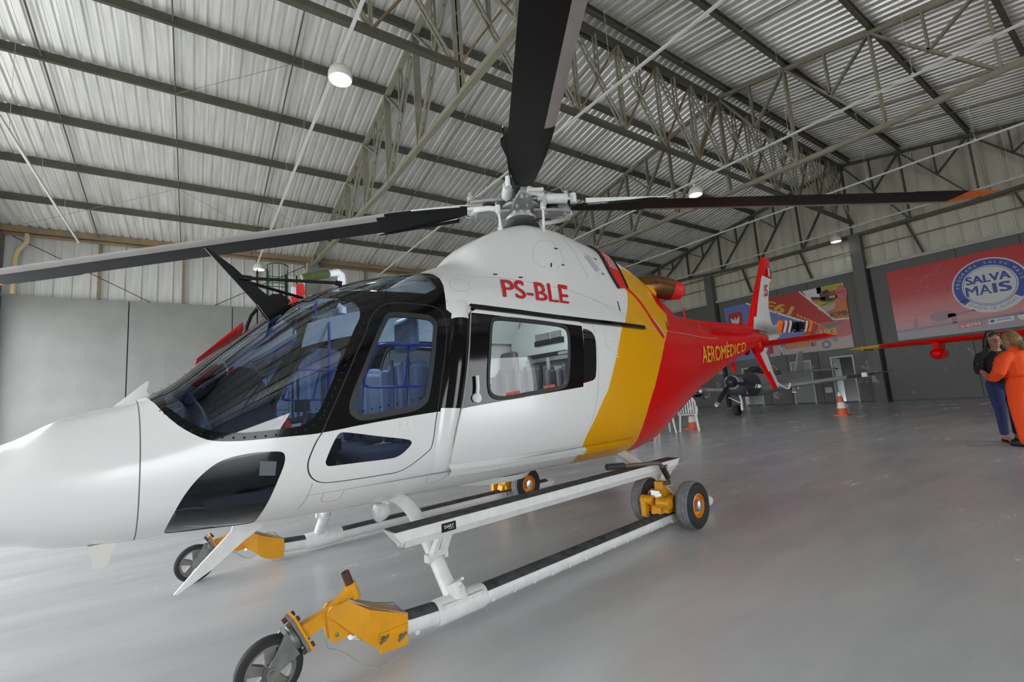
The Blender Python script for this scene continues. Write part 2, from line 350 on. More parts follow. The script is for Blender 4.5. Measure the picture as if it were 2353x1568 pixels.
# ---- far end wall (right in the view) with doors
wf = struct(empty('wall_back'), 'far end wall painted dark grey below cream corrugated sheets')
DO = [(13.28, 12.42, 1.95, 'a'), (10.81, 9.98, 2.02, 'b'), (9.05, 8.25, 2.06, 'c')]   # (y left, y right, height)
m = MB(); y = YL+.2
for yl, yr_, h, k in DO:
    m.box((X1+.1, (y+yl)/2, 2.9), (.2, y-yl, 5.8)); m.box((X1+.1, (yl+yr_)/2, (h+5.8)/2), (.2, yl-yr_, 5.8-h)); y = yr_
m.box((X1+.1, (y+YR-.2)/2, 2.9), (.2, y-YR+.2, 5.8)); m.build('painted_wall', WALLG, wf, smooth=0)
for yy in (19.0, 16.6, 12.0, 11.0, 9.6, 4.3, 2.6, -2, -4.6):
    m = MB(); m.box((X1-.004, yy, 2.9), (.012, .018, 5.8)); m.build('wall_joint', GAP, wf, smooth=0)
for yy in (14.45, 7.35, .3, 21.6):
    m = MB(); m.box((X1-.17, yy, 3.68), (.34, .42, 7.36)); m.box((X1-.03, yy-.26, 2.9), (.06, .06, 5.8), 1); m.build('pillar', [WALLG, GAP], wf, smooth=0)
m = MB(); m.box((X1-.06, (YL+YR)/2, 5.84), (.14, YL-YR, .13)); m.build('wall_ledge', mat('pale_ledge', (.40, .40, .38), .6), wf, smooth=0)
y = YL+.2; i = 0
while y > YR-.2:
    h0, h1 = roofz(y)-5.74, roofz(y-.49)-5.74; m = MB(); pr = [(0, 0), (.02, .03), (.05, .03), (.07, 0), (.42, 0), (.44, .015), (.47, .015), (.49, 0)]; vs = []
    for a, d in pr: vs += [(-d, -a, 0), (-d, -a, h0+(h1-h0)*a/.49)]
    m.add(vs, [(2*q, 2*q+1, 2*q+3, 2*q+2) for q in range(len(pr)-1)]); o = m.build('siding_sheet', SIDING, wf, smooth=0); o.location = (X1+.16, y, 5.8); y -= .49
for z, w in ((7.33, .10), (6.72, .05)):
    m = MB(); m.box((X1+.02, (YL+YR)/2, z), (.06, YL-YR, w)); m.build('girt', RUSTB, wf, smooth=0)
for yy in (18.6, 12.2, 9.3, 5.2, 2.1, -1.5, -4):
    m = MB(); m.beam((X1+.0, yy, 5.9), (X1+.0, yy+.35, 7.3), .05, .06); m.beam((X1-.15, yy+.0, 5.9), (X1-.05, yy+.38, 7.3), .03, .04); m.build('wall_strut', STEELO, wf, smooth=0)
m = MB(); m.box((X1-.012, (YL+YR)/2, .04), (.03, YL-YR, .08)); struct(m.build('baseboard_back', mat('blue_skirting', (.05, .075, .09), .6), smooth=0), 'thin bluish painted strip along the foot of the far end wall')
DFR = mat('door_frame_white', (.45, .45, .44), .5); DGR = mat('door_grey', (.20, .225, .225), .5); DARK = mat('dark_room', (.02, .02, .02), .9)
def doorframe(yl, yr_, h, name, label):
    m = MB()
    for yy in (yl+.03, yr_-.03): m.box((X1-.0, yy, h/2), (.09, .06, h))
    m.box((X1-.0, (yl+yr_)/2, h+.03), (.09, yl-yr_+.12, .06)); d = m.build(name, DFR, smooth=0); struct(d, label); d['category'] = 'door'; return d
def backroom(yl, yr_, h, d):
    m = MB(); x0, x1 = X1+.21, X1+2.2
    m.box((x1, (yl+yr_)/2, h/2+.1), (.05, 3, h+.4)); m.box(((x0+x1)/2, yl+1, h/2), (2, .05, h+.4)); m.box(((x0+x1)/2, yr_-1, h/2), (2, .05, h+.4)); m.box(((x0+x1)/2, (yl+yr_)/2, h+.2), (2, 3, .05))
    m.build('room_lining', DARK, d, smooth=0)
d = doorframe(*DO[0][:3], 'door_1', 'open doorway to a dark room behind the propeller of the grey aeroplane'); backroom(*DO[0][:3], d)
m = MB(); m.box((X1+.05, 12.85, 1.62), (.02, .8, .62)); m.build('door_pane', mat('dim_pane', (.05, .055, .05), .15), d, smooth=0)
d = doorframe(*DO[1][:3], 'door_2', 'closed grey door with a small colourful sign in the far end wall')
m = MB(); m.box((X1+.03, 10.395, 1.01), (.05, .83, 2.02)); m.build('door_leaf', DGR, d, smooth=0)
m = MB(); m.box((X1-.003, 10.34, 1.52), (.008, .30, .12)); m.box((X1-.006, 10.40, 1.52), (.008, .1, .11), 1); m.box((X1-.006, 10.45, 1.52), (.009, .05, .09), 2); m.build('door_sign', [mat('sign_pale', (.3, .36, .4), .5), mat('sign_orange', (.45, .2, .04), .5), REDC], d, smooth=0)
d = doorframe(*DO[2][:3], 'door_3', 'open doorway to a dark room behind the orange and white cone'); backroom(*DO[2][:3], d)
m = MB(); m.box((X1+.36, 9.02, 1.02), (.72, .045, 2.03)); m.build('door_leaf', DGR, d, smooth=0)
m = MB()
for z in (.35, 1.0, 1.75): m.box((X1+.02, 8.99, z), (.03, .03, .12))
m.build('door_hinge', DFR, d, smooth=0)
m = MB(); m.box((X1-.012, 9.36, .62), (.02, .29, .25)); tag(m.build('wall_plate', mat('plate_white', (.5, .5, .5), .5), smooth=0), 'square white plate on the grey wall low between the two doors', 'wall plate')
# right side wall and open front gable (behind the camera)
wr = struct(empty('wall_right'), 'right side wall behind the view')
m = MB(); m.box((19.3, YR-.1, 4.1), (9.8, .2, 8.2)); m.box((11.9, YR-.1, 6.3), (5.0, .2, 3.8)); m.box((4.95, YR-.1, 4.1), (8.9, .2, 8.2)); m.box((-2.6, YR-.1, 6.3), (6.2, .2, 3.8)); m.build('wall_sheet', SIDINGG, wr, smooth=0)   # two unseen openings, placed to let daylight onto the helicopter's near side
wfr = struct(empty('wall_front'), 'gable above the open hangar front, with an unseen panel added to shade the nose')
m = MB(); pts = [(YL+.2, 5.6), (YL+.2, roofz(YL)), (RY, RZ), (YR-.2, roofz(YR)), (YR-.2, 5.6)]
m.prism(pts, lambda a, b, t: (X0-.2+t, a, b), 0, .15); m.box((X0-.1, -2.15, 2.8), (.15, 10.10, 5.6)); m.build('gable_and_baffle', SIDINGG, wfr, smooth=0)   # gable, plus an unseen panel added to keep front light off the nose
# ================================================================ HELICOPTER
PSI = math.radians(6.8); CP, SP = math.cos(PSI), math.sin(PSI)
HX, HY = 3.97-6*CP, 3.77-6*SP
def h2w(u, v, z): return Vector((HX+u*CP+v*SP, HY+u*SP-v*CP, z))
U_ = 4.2
def HF(u0=U_, v0=0, z0=0): return lambda p: Vector((p[0]-u0, -(p[1]-v0), p[2]-z0))
def HMB(u0=U_, v0=0, z0=0): return MB(HF(u0, v0, z0), True)
heli = empty('helicopter', h2w(U_, 0, 0), PSI)
tag(heli, 'white helicopter with black cockpit frame, yellow band and red tail, on skids in the foreground', 'helicopter')
ST=np.array([
[0.70,0.87,0.85,0.02,0.86,2.0,2.0],
[0.76,0.95,0.79,0.14,0.86,2.0,2.0],
[0.88,1.02,0.74,0.25,0.87,2.0,2.0],
[1.08,1.055,0.68,0.38,0.88,2.05,2.05],
[1.30,1.135,0.66,0.49,0.90,2.1,2.15],
[1.45,1.22,0.62,0.555,0.92,2.1,2.25],
[1.60,1.26,0.60,0.605,0.93,2.15,2.3],
[1.72,1.29,0.59,0.64,0.94,2.2,2.35],
[1.85,1.355,0.59,0.675,0.96,2.2,2.4],
[2.10,1.57,0.575,0.735,0.99,2.2,2.5],
[2.40,1.815,0.56,0.785,1.04,2.2,2.6],
[2.70,1.995,0.55,0.815,1.09,2.3,2.8],
[3.00,2.105,0.555,0.83,1.13,2.5,2.9],
[3.40,2.185,0.55,0.84,1.16,2.8,3.0],
[4.00,2.22,0.545,0.84,1.17,3.0,3.0],
[5.00,2.22,0.53,0.835,1.18,3.0,3.0],
[5.60,2.22,0.515,0.80,1.20,2.9,2.8],
[6.00,2.21,0.55,0.755,1.23,2.7,2.6],
[6.40,2.20,0.67,0.69,1.31,2.5,2.4],
[6.90,2.17,0.81,0.59,1.42,2.3,2.2],
[7.40,2.12,0.975,0.49,1.51,2.2,2.1],
[8.00,2.08,1.165,0.39,1.60,2.1,2.0],
[9.00,2.07,1.47,0.28,1.75,2.0,2.0],
[10.0,2.09,1.73,0.19,1.89,2.0,2.0],
[10.75,2.07,1.86,0.12,1.96,2.0,2.0]])
CW=np.array([[0,0,.6,1.5],[3.38,0,.60,1.4],[3.55,.06,.62,1.4],[3.75,.13,.64,1.4],[3.95,.315,.66,1.45],[4.15,.44,.68,1.5],[4.4,.565,.69,1.6],[4.7,.655,.70,1.7],
[5.0,.665,.70,1.7],[5.3,.63,.70,1.7],[5.7,.57,.69,1.7],[6.1,.49,.66,1.7],[6.5,.37,.60,1.7],[6.9,.21,.5,1.6],[7.3,.05,.42,1.5],[7.7,.0,.35,1.5],[8.0,0,.3,1.5],[12,0,.3,1.5]])
FEAT = {
'ws': [[1.82, 0.8835], [1.834, 0.7561], [1.885, 0.671], [1.945, 0.6132], [2.014, 0.5762], [2.107, 0.554], [2.217, 0.5403], [2.335, 0.5295], [2.384, 0.529], [2.429, 0.5369], [2.463, 0.5544], [2.541, 0.6079], [2.616, 0.6526], [2.692, 0.6966], [2.728, 0.7125], [2.748, 0.7252], [2.76, 0.7492], [2.743, 0.7729], [2.7, 0.7976], [2.626, 0.8343], [2.553, 0.8742], [2.501, 0.8981]],
'blackLow': [[1.786, 0.8427], [1.816, 0.7363], [1.859, 0.6613], [1.906, 0.6111], [1.963, 0.5695], [2.013, 0.5511], [2.081, 0.5376], [2.161, 0.5273], [2.274, 0.5162], [2.395, 0.5059], [2.459, 0.5027], [2.69, 0.4966], [2.894, 0.4898], [3.135, 0.4864], [3.29, 0.4833], [3.31, 0.4842], [3.562, 0.4923], [3.843, 0.5007], [4.159, 0.5074], [4.51, 0.515]],
'blackRear': [[4.514, 0.5235], [4.612, 0.6633], [4.178, 0.6681], [3.78, 0.6726], [3.475, 0.6814], [3.463, 0.6834], [3.327, 0.6844], [3.301, 0.6938], [3.337, 0.7337], [3.366, 0.7614], [3.392, 0.7974]],
'sky': [[2.625, 0.9332], [2.657, 0.8924], [2.705, 0.8561], [2.803, 0.8154], [2.919, 0.784], [3.012, 0.7672], [3.198, 0.7417], [3.306, 0.7546], [3.309, 0.7766], [3.318, 0.8]],
'door': [[2.953, 0.736], [2.913, 0.7369], [2.867, 0.7321], [2.833, 0.7238], [2.794, 0.7095], [2.764, 0.6933], [2.748, 0.6813], [2.659, 0.6362], [2.53, 0.5564], [2.459, 0.5032], [2.431, 0.4814], [2.401, 0.4374], [2.392, 0.4126], [2.4, 0.3816], [2.427, 0.3567], [2.469, 0.3397], [2.529, 0.3332], [2.659, 0.3282], [2.808, 0.3223], [2.929, 0.318], [3.084, 0.3668], [3.105, 0.3796], [3.13, 0.4684], [3.172, 0.5384], [3.223, 0.5969], [3.261, 0.6385], [3.278, 0.6619], [3.277, 0.6813], [3.257, 0.6954], [3.209, 0.7076], [3.109, 0.7189], [3.032, 0.7291]],
'dwin': [[2.873, 0.7006], [2.896, 0.7079], [2.931, 0.7089], [3.037, 0.6978], [3.138, 0.6879], [3.175, 0.6817], [3.192, 0.6729], [3.201, 0.6639], [3.198, 0.6564], [3.176, 0.6328], [3.152, 0.604], [3.091, 0.5312], [3.08, 0.5191], [3.056, 0.5099], [2.984, 0.5008], [2.842, 0.5018], [2.68, 0.504], [2.637, 0.5117], [2.611, 0.5218], [2.603, 0.5302], [2.606, 0.5487], [2.642, 0.576], [2.684, 0.6013], [2.788, 0.6616]],
'lwin': [[2.566, 0.49], [2.546, 0.4877], [2.527, 0.4725], [2.505, 0.4466], [2.482, 0.4107], [2.483, 0.4015], [2.494, 0.3915], [2.523, 0.3889], [2.645, 0.3819], [2.793, 0.3726], [2.886, 0.3685], [2.956, 0.3951], [2.964, 0.4045], [2.958, 0.4117], [2.938, 0.4178], [2.784, 0.444], [2.665, 0.4682]],
'chin': [[2.272, 0.4778], [2.287, 0.4683], [2.293, 0.4555], [2.29, 0.4307], [2.255, 0.3591], [2.222, 0.2471], [2.229, 0.1402], [2.049, 0.1803], [1.96, 0.1692], [1.84, 0.1795], [1.849, 0.2813], [1.883, 0.3706], [1.923, 0.4268], [1.966, 0.4635], [2.017, 0.4905], [2.07, 0.4992], [2.15, 0.4971], [2.214, 0.488]],
'sdoor': [[3.495, 0.699], [3.434, 0.6445], [3.398, 0.5995], [3.353, 0.5449], [3.311, 0.4935], [3.262, 0.4208], [3.236, 0.3449], [3.244, 0.3124], [3.481, 0.3088], [3.79, 0.3071], [4.097, 0.3052], [4.437, 0.3025], [4.426, 0.3589], [4.475, 0.4551], [4.52, 0.525], [4.564, 0.5887], [4.615, 0.6533], [4.634, 0.6797], [4.2, 0.6836], [3.8, 0.6886]],
'swin': [[3.627, 0.6653], [3.675, 0.6731], [3.851, 0.6702], [4.21, 0.6676], [4.384, 0.6641], [4.428, 0.6497], [4.404, 0.6125], [4.342, 0.5396], [4.325, 0.526], [4.29, 0.5156], [4.212, 0.5111], [3.908, 0.5037], [3.64, 0.497], [3.565, 0.5034], [3.537, 0.5111], [3.525, 0.5203], [3.525, 0.5481], [3.543, 0.5786], [3.566, 0.6072], [3.592, 0.6391]],
'qwin': [[4.617, 0.6589], [4.702, 0.6578], [4.756, 0.6501], [4.775, 0.6352], [4.75, 0.5999], [4.705, 0.5412], [4.676, 0.5311], [4.605, 0.5268], [4.508, 0.523], [4.564, 0.5887]],
'yel': [[5.968, 0.8659], [5.863, 0.8399], [5.766, 0.8083], [5.728, 0.7871], [5.682, 0.7732], [5.582, 0.7509], [5.43, 0.7165], [5.319, 0.6844], [5.237, 0.6708], [5.155, 0.6451], [5.049, 0.6006], [4.888, 0.5214], [4.73, 0.4462], [4.585, 0.3527], [4.552, 0.3187], [4.574, 0.2441], [4.697, 0.1703]],
'red': [[6.409, 0.7795], [6.496, 0.7619], [6.568, 0.7524], [6.483, 0.7254], [6.334, 0.6903], [6.131, 0.6464], [6.029, 0.6255], [5.727, 0.5286], [5.532, 0.4411], [5.399, 0.3315], [5.443, 0.2453]],
'fairL': [[3.376, 0.7154], [3.331, 0.6848], [3.269, 0.6298], [3.221, 0.5764], [3.182, 0.5235], [3.157, 0.4875], [3.13, 0.4135], [3.118, 0.3612], [3.128, 0.2975]],
'fairR': [[3.49, 0.7148], [3.466, 0.6834], [3.414, 0.6275], [3.364, 0.5576], [3.315, 0.4976], [3.303, 0.4811], [3.259, 0.4101], [3.244, 0.3591], [3.249, 0.2973]],
'rail': [[3.487, 0.6947], [3.795, 0.6849], [4.195, 0.6802], [4.671, 0.6781], [5.039, 0.6766], [5.65, 0.6749]],
'sill': [[3.253, 0.2923], [3.502, 0.2854], [3.904, 0.2808], [4.381, 0.2766], [4.955, 0.2751], [5.259, 0.2786]],
'cowl': [[3.442, 0.856], [3.571, 0.8103], [3.83, 0.7976], [4.175, 0.7846], [4.502, 0.7726], [4.813, 0.7643], [5.049, 0.7533], [5.403, 0.6954]],
'psble': [[3.933, 0.7881], [3.833, 0.7242], [4.699, 0.7766], [4.587, 0.728]],
'aero': [[7.342, 0.5897], [7.248, 0.4793], [9.351, 0.5463], [9.359, 0.3426]],
'handle': [[3.424, 0.5478], [3.398, 0.5177], [3.447, 0.5166]],
'lock': [[2.877, 0.482], [2.967, 0.4762], [2.966, 0.4487], [2.884, 0.4549]],
'louver': [[4.92, 0.6644], [5.136, 0.6626], [5.068, 0.6064], [4.912, 0.6071]],
'cpanel': [[4.536, 0.8556], [4.86, 0.8559], [4.805, 0.8057], [4.374, 0.8111]],
'npanel': [[3.469, 0.7967], [3.62, 0.7866], [3.569, 0.7405], [3.397, 0.7437]],
'rivA': [[3.352, 0.3038], [3.49, 0.2975], [3.793, 0.3037], [4.147, 0.3021], [4.506, 0.2986]],
}

def pchip(x, y, xq):
    h = np.diff(x); d = np.diff(y)/h; m = np.zeros(len(x)); m[0] = d[0]; m[-1] = d[-1]
    for i in range(1, len(x)-1):
        if d[i-1]*d[i] > 0:
            w1 = 2*h[i]+h[i-1]; w2 = h[i]+2*h[i-1]; m[i] = (w1+w2)/(w1/d[i-1]+w2/d[i])
    xq = np.clip(xq, x[0], x[-1]); i = np.clip(np.searchsorted(x, xq)-1, 0, len(x)-2); t = (xq-x[i])/h[i]
    return (2*t**3-3*t**2+1)*y[i]+(t**3-2*t**2+t)*h[i]*m[i]+(-2*t**3+3*t**2)*y[i+1]+(t**3-t**2)*h[i]*m[i+1]
def FS(u, t):
    u = np.asarray(u, float); zt, zb, w, zm, nu, nl = [pchip(ST[:, 0], ST[:, k], u) for k in range(1, 7)]
    a = (np.asarray(t, float)-.5)*PI; n = np.where(a > 0, nu, nl); c = np.abs(np.cos(a)); s = np.abs(np.sin(a)); r = (c**n+s**n)**(-1/n); c = c*r; s = s*r
    v = w*c; z = np.where(a > 0, zm+(zt-zm)*s, zm-(zm-zb)*s)
    b, wb, k = [pchip(CW[:, 0], CW[:, q], u) for q in (1, 2, 3)]
    x = np.clip(v/wb, 0, 1); z = z+np.where(a > 0, b*(1+np.cos(PI*x**k))/2, 0)
    return v, z
def FP(ut, off=0.):
    """points on the port half of the hull, pushed out along the normal"""
    ut = np.asarray(ut, float); u, t = ut[:, 0], np.clip(ut[:, 1], 0, 1); e = 2e-3
    v, z = FS(u, t); va, za = FS(u+e, t); vb, zb = FS(u-e, t); t1 = np.clip(t+e, 0, 1); t0 = np.clip(t-e, 0, 1); vc, zc = FS(u, t1); vd, zd = FS(u, t0)
    du = np.stack([np.full_like(v, 2*e), va-vb, za-zb], 1); dt = np.stack([np.zeros_like(v), vc-vd, zc-zd], 1)
    n = np.cross(du, dt); n /= np.maximum(np.linalg.norm(n, axis=1, keepdims=True), 1e-9)
    c = np.stack([np.zeros_like(v), v, z-pchip(ST[:, 0], ST[:, 4], u)], 1); sg = np.sign((n*c).sum(1)); sg[sg == 0] = 1; n *= sg[:, None]
    n[(t > .999), 1] = 0; n[(t < .001), 1] = 0
    n /= np.maximum(np.linalg.norm(n, axis=1, keepdims=True), 1e-9)
    return np.stack([u, v, z], 1)+n*np.asarray(off).reshape(-1, 1) if np.ndim(off) else np.stack([u, v, z], 1)+n*off, n
def chaikin(P, it=2, closed=True):
    P = np.asarray(P, float)
    for _ in range(it):
        Q = np.roll(P, -1, 0) if closed else P[1:]; A = P if closed else P[:-1]
        R = np.empty((2*len(A), 2)); R[0::2] = A*.75+Q*.25; R[1::2] = A*.25+Q*.75
        P = R if closed else np.vstack([P[:1], R, P[-1:]])
    return P
SK = 2.3
def inset(P, d):
    Q = P*[1, SK]; n = len(Q); A = np.roll(Q, 1, 0); B = np.roll(Q, -1, 0); t = B-A; t /= np.maximum(np.linalg.norm(t, axis=1, keepdims=True), 1e-9)
    nn = np.stack([-t[:, 1], t[:, 0]], 1); area = .5*np.sum(Q[:, 0]*B[:, 1]-B[:, 0]*Q[:, 1])
    return (Q+nn*(d if area > 0 else -d))/[1, SK]
def inpoly(P, poly):
    x, y = P[:, 0], P[:, 1]; r = np.zeros(len(P), bool); j = len(poly)-1
    for i in range(len(poly)):
        xi, yi = poly[i]; xj, yj = poly[j]
        with np.errstate(all='ignore'): r ^= ((yi > y) != (yj > y)) & (x < (xj-xi)*(y-yi)/(yj-yi+1e-15)+xi)
        j = i
    return r
def tcen(u, vv):
    lo, hi = .6, 1.
    for _ in range(40):
        m = (lo+hi)/2
        if FS(np.array([u]), np.array([m]))[0][0] > vv: lo = m
        else: hi = m
    return lo
F = {k: np.array(v, float) for k, v in FEAT.items()}
ws = [tuple(p) for p in F['ws'][1:-1]]; cu = np.linspace(2.50, 1.835, 10)
WS = np.array([tuple(p) for p in chaikin(ws, 2, False)]+[(u, tcen(u, .035)) for u in cu])
sk = [tuple(p) for p in F['sky'][:-1]]
SKY = np.array(sk+[(u, tcen(u, .05)) for u in np.linspace(3.30, 2.64, 8)])
DOOR = chaikin(F['door'], 2); DIN = inset(DOOR, .007); DW = chaikin(F['dwin'], 2); DWI = inset(DW, .026)
LW = chaikin(F['lwin'], 2); CH = chaikin(F['chin'], 2); SD = chaikin(F['sdoor'], 1); SDI = inset(SD, .006)
SW = chaikin(F['swin'], 2); SWI = inset(SW, .02); QW = chaikin(F['qwin'], 1)
BLK = np.array([(1.765, 1.0)]+[tuple(p) for p in chaikin(F['blackLow'], 1, False)]+[tuple(p) for p in F['blackRear']]+[(3.40, .9), (3.405, 1.0)])
yl = F['yel'].copy(); rd = F['red'].copy()
YEL = np.array([(6.02, 1.0), (6.0, .93)]+[tuple(p) for p in chaikin(yl, 1, False)]+[(4.80, 0.)]+[(5.55, 0.)]+[tuple(p) for p in chaikin(rd[::-1], 1, False)]+[(6.43, .87), (6.46, 1.0)])
REDP = np.array([(6.46, 1.0), (6.43, .87)]+[tuple(p) for p in chaikin(rd, 1, False)]+[(5.55, 0.), (10.75, 0.), (10.75, 1.)])
COWL = np.array([tuple(p) for p in F['cowl']]+[(5.65, .69), (6.1, .72), (6.7, .77), (7.3, .82), (7.34, 1.0), (3.41, 1.0), (3.42, .93)])
NOSE = 1.735
def cdt():
    us = np.concatenate([np.linspace(.70, 1.3, 22, endpoint=False), np.linspace(1.3, 7.5, 128, endpoint=False), np.linspace(7.5, 10.75, 44)]); ts = np.linspace(0, 1, 47)
    V = [(u, t*SK) for i, u in enumerate(us) for j, t in enumerate(ts)]; nb = len(V); E = []
    ni, nj = len(us), len(ts)
    for i in range(ni-1): E += [(i*nj, (i+1)*nj), (i*nj+nj-1, (i+1)*nj+nj-1)]
    for j in range(nj-1): E += [(j, j+1), ((ni-1)*nj+j, (ni-1)*nj+j+1)]
    for P, cl in ((WS, 1), (SKY, 1), (DOOR, 1), (DIN, 1), (DW, 1), (DWI, 1), (LW, 1), (CH, 1), (SD, 1), (SDI, 1), (SW, 1), (SWI, 1), (QW, 1), (BLK, 1), (YEL, 1), (REDP, 1), (COWL, 1), (np.array([(NOSE, 0.), (NOSE, 1.)]), 0), (np.array([(NOSE+.005, 0.), (NOSE+.005, 1.)]), 0), (np.array([(6.8, 0.), (6.8, 1.)]), 0)):
        Q = []; n0 = len(P)
        for i in range(n0 if cl else n0-1):
            a, b_ = np.array(P[i])*[1, SK], np.array(P[(i+1) % n0])*[1, SK]; k = max(1, int(np.linalg.norm(b_-a)/.035)); Q += [a+(b_-a)*q/k for q in range(k)]
        if not cl: Q.append(np.array(P[-1])*[1, SK])
        b = len(V); n = len(Q); V += [(p[0], min(max(p[1], 0), SK)) for p in Q]
        E += [(b+i, b+(i+1) % n) for i in range(n if cl else n-1)]
    r = geometry.delaunay_2d_cdt([Vector(p) for p in V], E, [], 0, 1e-5)
    v = np.array([(p.x, p.y/SK) for p in r[0]]); f = np.array([t for t in r[2] if len(t) == 3]); return v, f
CV, CF = cdt()
CC = CV[CF].mean(1)
IN = lambda P: inpoly(CC, P)
nF = len(CF); reg = np.full(nF, 'fuselage', dtype=object); mt = np.zeros(nF, int)   # 0 white 1 black 2 yellow 3 red 4 gap
mt[IN(REDP)] = 3; mt[IN(YEL)] = 2; mt[IN(BLK)] = 1
reg[IN(COWL)] = 'engine_cowling'; reg[(CC[:, 0] > 6.8) & (reg == 'fuselage')] = 'tail_boom'
reg[CC[:, 0] < NOSE] = 'nose_cone'; k = (CC[:, 0] > NOSE) & (CC[:, 0] < NOSE+.005) & (mt == 0); mt[k] = 5
d_ = IN(DOOR); di = IN(DIN); mt[d_ & ~di] = 4; reg[di] = 'pilot_door'
s_ = IN(SD); si = IN(SDI); mt[s_ & ~si] = 4; reg[s_ & ~si] = 'fuselage'; reg[si] = 'sliding_door'
a_ = IN(DW); ai = IN(DWI); reg[a_] = 'door_seal'; reg[ai] = 'door_pane'
a_ = IN(SW); ai = IN(SWI); reg[a_] = 'sliding_seal'; reg[ai] = 'sliding_pane'
reg[IN(LW)] = 'lower_pane'; reg[IN(CH)] = 'chin_pane'; q_ = IN(QW) & (reg == 'fuselage'); reg[q_] = 'quarter_pane'
reg[IN(SKY)] = 'skylight'; reg[IN(WS)] = 'windshield'
FM = [WHITE, BLACK, YELLOW, RED, GAP, JOINT]
def region(key, name, mats, side, off=0., parent=heli, mi=None, rim=0.):
    k = np.where(reg == key)[0]; f = CF[k]; idx, inv = np.unique(f, return_inverse=True); f = inv.reshape(-1, 3)
    P, n = FP(CV[idx], off); fs = side
    loc = np.stack([P[:, 0]-U_, -P[:, 1]*fs, P[:, 2]], 1); nn = np.stack([n[:, 0], -n[:, 1]*fs, n[:, 2]], 1)
    a = np.cross(loc[f[:, 1]]-loc[f[:, 0]], loc[f[:, 2]]-loc[f[:, 0]]); bad = (a*nn[f[:, 0]]).sum(1) < 0; f[bad] = f[bad][:, ::-1]
    me = bpy.data.meshes.new(name); verts = loc.tolist(); faces = f.tolist(); mids = (mt[k] if mi is None else np.full(len(k), mi)).tolist(); nrm = nn.tolist()
    if rim:   # turn the free edge inwards so that the panel shows its thickness
        from collections import Counter
        ec = Counter(); od = {}
        for t in faces:
            for q in range(3): e = (t[q], t[(q+1) % 3]); ec[tuple(sorted(e))] += 1; od[tuple(sorted(e))] = e
        low = {}
        for e, c in ec.items():
            if c == 1:
                a_, b_ = od[e]
                for w in (a_, b_):
                    if w not in low: low[w] = len(verts); verts.append((loc[w]-nn[w]*rim).tolist()); nrm.append(nn[w].tolist())
                faces.append([b_, a_, low[a_], low[b_]]); mids.append(0 if len(mats) == 1 else mids[0])
    me.from_pydata(verts, [], faces)
    for m_ in mats: me.materials.append(m_)
    me.polygons.foreach_set('material_index', mids); me.polygons.foreach_set('use_smooth', [True]*len(faces))
    if not rim: me.normals_split_custom_set_from_vertices(nrm)
    else: me.set_sharp_from_angle(angle=math.radians(45))
    me.update(); return link(name, me, parent)
def both(key, name):   # one mesh of both halves
    a = region(key, name, FM, 1); b = region(key, 'tmp', FM, -1)
    return a, b
for key, nm in (('fuselage', 'fuselage'), ('engine_cowling', 'engine_cowling'), ('tail_boom', 'tail_boom'), ('nose_cone', 'nose_cone')):
    A = region(key, nm, FM, 1); B = region(key, 'tmp', FM, -1)
    va = [v.co[:] for v in A.data.vertices]; vb = [v.co[:] for v in B.data.vertices]; na = len(va)
    fa = [tuple(p.vertices) for p in A.data.polygons]; fb = [tuple(na+i for i in p.vertices) for p in B.data.polygons]
    ma = [p.material_index for p in A.data.polygons]+[p.material_index for p in B.data.polygons]
    nr = [tuple(n.vector) for n in A.data.corner_normals]+[tuple(n.vector) for n in B.data.corner_normals]
    me = bpy.data.meshes.new(nm); me.from_pydata(va+vb, [], fa+fb)
    for m_ in FM: me.materials.append(m_)
    me.polygons.foreach_set('material_index', ma); me.polygons.foreach_set('use_smooth', [True]*len(ma)); me.normals_split_custom_set(nr); me.update()
    A.data = me; bpy.data.objects.remove(B)
def ribbon(ut, w, off, m, side=1, closed=False, h=None):
    """a raised strip of width w along a path on the hull"""
    P, n = FP(ut, off); k = len(P); out = []
    for i in range(k):
        a = P[(i-1) % k] if closed or i else P[0]; b = P[(i+1) % k] if closed or i < k-1 else P[-1]
        t = b-a; t /= max(np.linalg.norm(t), 1e-9); s = np.cross(t, n[i]); s /= max(np.linalg.norm(s), 1e-9)
        hh = h if h else off
        out.append([P[i]-s*w/2-n[i]*hh, P[i]-s*w/2, P[i]+s*w/2, P[i]+s*w/2-n[i]*hh])
    if closed: out.append(out[0])
    m.grid([[(p[0], p[1]*side, p[2]) for p in r] for r in out])
def dense(P, n=4): return chaikin(P, 2, False)
def surf_text(body, quad, m, side=1, off=.004, bold=.02, cuts=3, shear=0., sp=1.):
    """lettering laid on the hull; quad = (u,t) of top left, bottom left, top right, bottom right"""
    vs, fs, ar = textmesh(body, bold, shear, sp); bm = bmesh.new(); V = [bm.verts.new((x, y, k*.0006)) for (x, y), k in zip(vs, TK)]
    for f in fs:
        try: bm.faces.new([V[i] for i in f])
        except ValueError: pass
    bmesh.ops.triangulate(bm, faces=bm.faces); bmesh.ops.subdivide_edges(bm, edges=bm.edges, cuts=cuts, use_grid_fill=True)
    tl, bl, tr, br = [np.array(q) for q in quad]; bm.verts.index_update(); xy = np.array([(v.co.x, v.co.y) for v in bm.verts]); zk = np.array([v.co.z for v in bm.verts])
    if side < 0: xy[:, 0] = 1-xy[:, 0]
    x = xy[:, :1]; y = xy[:, 1:]; ut = (tl*(1-x)+tr*x)*y+(bl*(1-x)+br*x)*(1-y)
    P, n = FP(ut, off+zk); m.add([(p[0], p[1]*side, p[2]) for p in P], [tuple(v.index for v in f.verts) for f in bm.faces]); bm.free()
